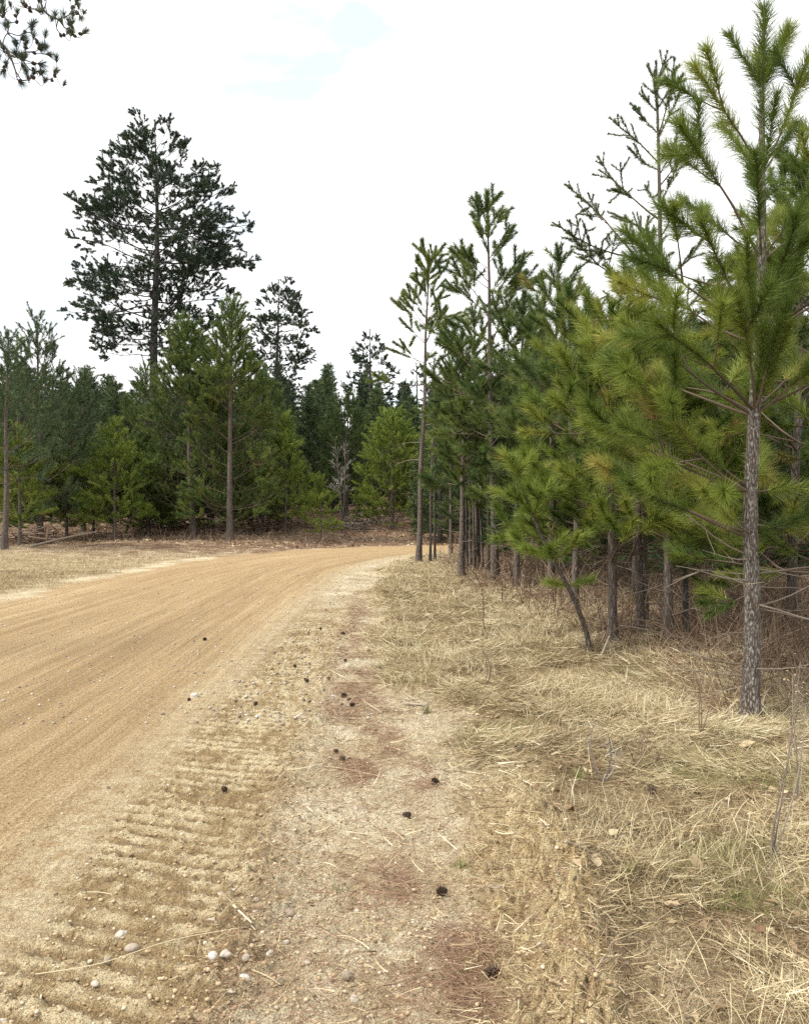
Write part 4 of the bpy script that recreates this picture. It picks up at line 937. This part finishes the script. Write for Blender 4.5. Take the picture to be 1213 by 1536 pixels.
lean_stick('fallen_pole', 'long thin fallen pole sloping up to the right under the left pines', (38, 835), (145, 798), 29.5, .055, 'dead_twig', 'log', 31, .5)
lean_stick('fallen_log', 'dark log lying at the foot of the fallen pole', (2, 838), (60, 828), 28.6, .08, 'bark_dark', 'log', 29.5)
lean_stick('broken_stub', 'pale broken stub leaning beside the leaning sapling foot', (876, 990), (884, 962), 8.8, .035, 'dead_twig', 'stump', None, 1.)
lean_stick('broken_stub', 'pale thin broken stick between the sapling foot and the forked pine', (900, 1005), (914, 955), 8.3, .016, 'dead_twig', 'stick', None, .95)
lean_stick('fallen_log', 'dark log at the road edge right of the straight trunked pine', (360, 808), (398, 804), 41, .12, 'bark_dark', 'log')
lean_stick('fallen_log', 'brown cut log end beside the light conical pine', (435, 808), (452, 806), 41, .13, 'bark', 'log')
# brush piles of dead branches
def brush_pile(label, px, d, w, h, seed, n=60):
    x = (px - CX) / F_PX * d; z = hz(x, d); rng = np.random.default_rng(seed); b = MB()
    for k in range(n):
        c = np.array([np.clip(rng.normal(0, w * .4), -w * .5, w * .5), np.clip(rng.normal(0, w * .25), -w * .3, w * .3), abs(rng.normal(0, h * .4))]); dr = nrm(rng.normal(size=3) * np.array([1, .7, .35])) * rng.uniform(.3, .9) * w * .5
        b.tube(np.array([c - dr, c + rng.normal(0, .04, 3), c + dr]), rng.uniform(.012, .035), 4, 0, rng.random())
    o = b.build('brush_pile', M['dead_twig' if seed % 2 else 'brush']); o.location = (x, d, z); tag(o, label, 'brush pile')
brush_pile('grey heap of dead branches below the bare shrub', 515, 43.5, 2.2, .5, 801)
brush_pile('reddish brown brush heap behind the road edge right of the straight pine', 410, 43, 2.6, .9, 802, 90)
brush_pile('brown brush heap below the light conical pine', 445, 44.5, 1.8, .7, 804)
brush_pile('dark brush heap behind the fallen pole', 45, 32, 1.6, .7, 806)
brush_pile('low brush heap between the trunks of the broad dark pine', 250, 44, 2.4, .8, 808, 70)
brush_pile('pale dead branch heap right of the bare shrub', 560, 47, 2.6, .5, 809)

def weed(label, px, py, tops, seed, m='dead_twig', seedhead=False, d=None):
    x, y = gpt(px, py); z = hz(x, y); rng = np.random.default_rng(seed); root = empty('dry_weed', (x, y, z)); tag(root, label, 'weed'); b = MB()
    for tx, ty in tops:
        T = np.array([(tx - px) / F_PX * y, rng.normal(0, .05), CAM_H + (HY - ty) / F_PX * y - z]); t = np.linspace(0, 1, 8)[:, None]
        P = T * t + np.array([.04, 0, 0]) * np.sin(t * PI) * rng.normal(); b.tube(P, np.linspace(.0046, .0018, 8), 5, 0, rng.random())
        hd = MB()
        for k in range(9):
            q = P[int(rng.integers(4, 8))]; dd = nrm(rng.normal(size=3) + np.array([0, 0, .8])) * rng.uniform(.04, .12); b.tube(np.array([q, q + dd * .6, q + dd]), .0012, 3, 0, rng.random())
            if seedhead:
                V, Fc = ico(k, 1); hd.add(V * .008 * rng.uniform(.6, 1.2) + q + dd, Fc, 0, .6 + .4 * rng.random())
        if seedhead: hd.build('seed_head', M['leaf'], root)
    b.build('stem', M[m], root)
weed('tall brown weed leaning right at the right picture edge', 1157, 1312, [(1178, 1180), (1205, 1060), (1212, 1000), (1190, 1120)], 901, 'dead_twig')
weed('pale seed topped weed right of the nearest trunk foot', 1188, 1115, [(1190, 1015), (1205, 1005), (1198, 1040)], 902, 'dead_twig', True)
weed('upright dark dead weed in the middle of the verge', 725, 1046, [(728, 985), (722, 975)], 903, 'brush')
weed('thin arching weed above the grass near the stand', 727, 955, [(723, 905), (735, 890)], 904, 'brush')
weed('grey twiggy weed in the near verge below the forked pine', 905, 1190, [(908, 1100), (890, 1085), (918, 1120)], 905, 'grey_twig')
weed('brown twiggy weed clump left of the dark brown cone', 950, 1170, [(965, 1110), (975, 1095), (940, 1120), (985, 1130)], 906, 'brush')
weed('single pale stalk rising from the sand at the bottom', 915, 1525, [(912, 1440)], 907, 'dead_twig')
weed('thin dry stalk right of the tall brown weed', 1195, 1240, [(1211, 1150), (1200, 1080)], 908, 'dead_twig')
weed('dark forked stem clump at the edge of the brown floor', 1050, 1120, [(1040, 1010), (1060, 1000), (1075, 1030)], 909, 'brush')
def tuft(label, px, py, n, h, seed, m='green_blade'):
    x, y = gpt(px, py); z = hz(x, y); rng = np.random.default_rng(seed); b = MB()
    for k in range(n):
        a = rng.random() * 6.28; th = rng.uniform(.1, 1.1); L = h * rng.uniform(.5, 1.1); d = np.array([math.cos(a) * math.sin(th), math.sin(a) * math.sin(th), math.cos(th)])
        p0 = np.array([rng.normal(0, h * .18), rng.normal(0, h * .18), 0]); P = np.array([p0, p0 + d * L * .5, p0 + d * L * .9 - np.array([0, 0, L * .12])]); s = nrm(np.cross(d, rng.normal(size=3))) * .0014
        b.add(np.concatenate([P + s, P - s * np.array([[1], [1], [-.8]])]), [[0, 1, 4, 3], [1, 2, 5, 4]], 0, rng.random())
    o = b.build('grass_tuft', M[m]); o.location = (x, y, z); tag(o, label, 'grass tuft')
tuft('small green grass tuft beside the large bottom cone', 738, 1448, 40, .05, 921)
tuft('green grass tuft above the needle mat cone', 690, 1308, 60, .09, 922)
tuft('few thin green blades on the bare gravel', 512, 1338, 9, .07, 923)
tuft('green tuft in the straw right of the crumbled sand', 870, 1190, 60, .10, 924)
tuft('green tuft at the foot of the standing dry grass by the shoulder', 640, 1070, 60, .10, 925)
tuft('loose green tuft low in the flattened straw at right', 950, 1345, 50, .09, 926)
def big_leaf(label, px, py, s, seed, stand):
    x, y = gpt(px, py); b = MB(); t = np.linspace(0, 1, 7); w = np.sin(PI * t ** .8) * .34; rng = np.random.default_rng(seed)
    L = np.stack([t - .5, w, .25 * w + .10 * t ** 2], 1); C = np.stack([t - .5, 0 * t, .1 * t ** 2], 1); R = np.stack([t - .5, -w, .3 * w + .1 * t ** 2], 1); V = np.concatenate([L, C, R]) * s
    F = [[i, i + 1, 7 + i + 1, 7 + i] for i in range(6)] + [[7 + i, 7 + i + 1, 14 + i + 1, 14 + i] for i in range(6)]
    b.add(V, F, 0, rng.uniform(.75, 1)); o = b.build('fallen_leaf', M['leaf'], smooth=True); o.location = (x, y, hz(x, y) + .03 + stand * s * .4); o.rotation_euler = (.3, -stand * 1.2, seed * 1.1); tag(o, label, 'leaf')
for i, a in enumerate([(1043, 1335, .085, 1., 'pale pointed dead leaf standing up in the straw'), (1010, 1283, .07, .2, 'pale green tinged leaf lying flat in the straw'), (1120, 1142, .12, .3, 'big pale leaf on the straw left of the weed'), (920, 1272, .06, .1, 'brown orange leaf lying on the flattened straw'),
                       (893, 1345, .07, .3, 'yellowish leaf beside the sand berm'), (1090, 1160, .13, .1, 'broad pale leaf flat on the straw patch')]):
    big_leaf(a[4], a[0], a[1], a[2], 940 + i, a[3])

# ------------------------------------------------------------------ sky, sun, camera
w = bpy.data.worlds.new('World'); SC.world = w; w.use_nodes = True; nt = w.node_tree; nt.nodes.clear(); g = G(nt)
SUN_EL, SUN_AZ = deg(52), deg(-112)          # azimuth measured from +Y towards +X: high over the left woods
sky = g.n('ShaderNodeTexSky', sky_type='NISHITA', sun_disc=False, sun_elevation=SUN_EL, sun_rotation=SUN_AZ)
b1 = g.n('ShaderNodeBackground'); g.put(b1.inputs[0], g.mix(1.0, sky.outputs[0], (.78, 1.06, 1.0), 'MULTIPLY')); b1.inputs[1].default_value = .12
b2 = g.n('ShaderNodeBackground'); b2.inputs[0].default_value = (1.0, 1.0, 1.0, 1); b2.inputs[1].default_value = .64
tc = g.n('ShaderNodeTexCoord').outputs['Generated']
cl = g.noise(g.scale(tc, (1.6, 1.6, 5.0)), 1.5, 5, .55, .4)
f = g.ramp(cl, [(.34, (.49, .49, .49)), (.47, (1, 1, 1))])
mx = g.n('ShaderNodeMixShader'); nt.links.new(f, mx.inputs[0]); nt.links.new(b1.outputs[0], mx.inputs[1]); nt.links.new(b2.outputs[0], mx.inputs[2])
wo = g.n('ShaderNodeOutputWorld'); nt.links.new(mx.outputs[0], wo.inputs[0])
sd = bpy.data.lights.new('sun', 'SUN'); sd.energy = 1.9; sd.angle = deg(10); sd.color = (1, .95, .87)
so = bpy.data.objects.new('sun', sd); COL.objects.link(so)
sv = Vector((math.sin(SUN_AZ) * math.cos(SUN_EL), math.cos(SUN_AZ) * math.cos(SUN_EL), math.sin(SUN_EL)))
so.rotation_euler = sv.to_track_quat('Z', 'Y').to_euler(); so.location = sv * 60
cd = bpy.data.cameras.new('camera'); cd.sensor_fit = 'HORIZONTAL'; cd.sensor_width = 36; cd.lens = 36 * F_PX / 1213; cd.clip_end = 3000; cd.clip_start = .05
co = bpy.data.objects.new('camera', cd); COL.objects.link(co); co.location = (0, 0, CAM_H + hz(0, .0)); co.rotation_euler = (deg(90) - math.atan((768 - HY) / F_PX), 0, 0)
SC.camera = co
SC.view_settings.view_transform = 'Standard'; SC.view_settings.look = 'None'; SC.view_settings.exposure = 1.3; SC.view_settings.gamma = 1
SC.cycles.max_bounces = 5; SC.cycles.diffuse_bounces = 3; SC.cycles.transmission_bounces = 3; SC.cycles.transparent_max_bounces = 4; SC.cycles.use_denoising = False
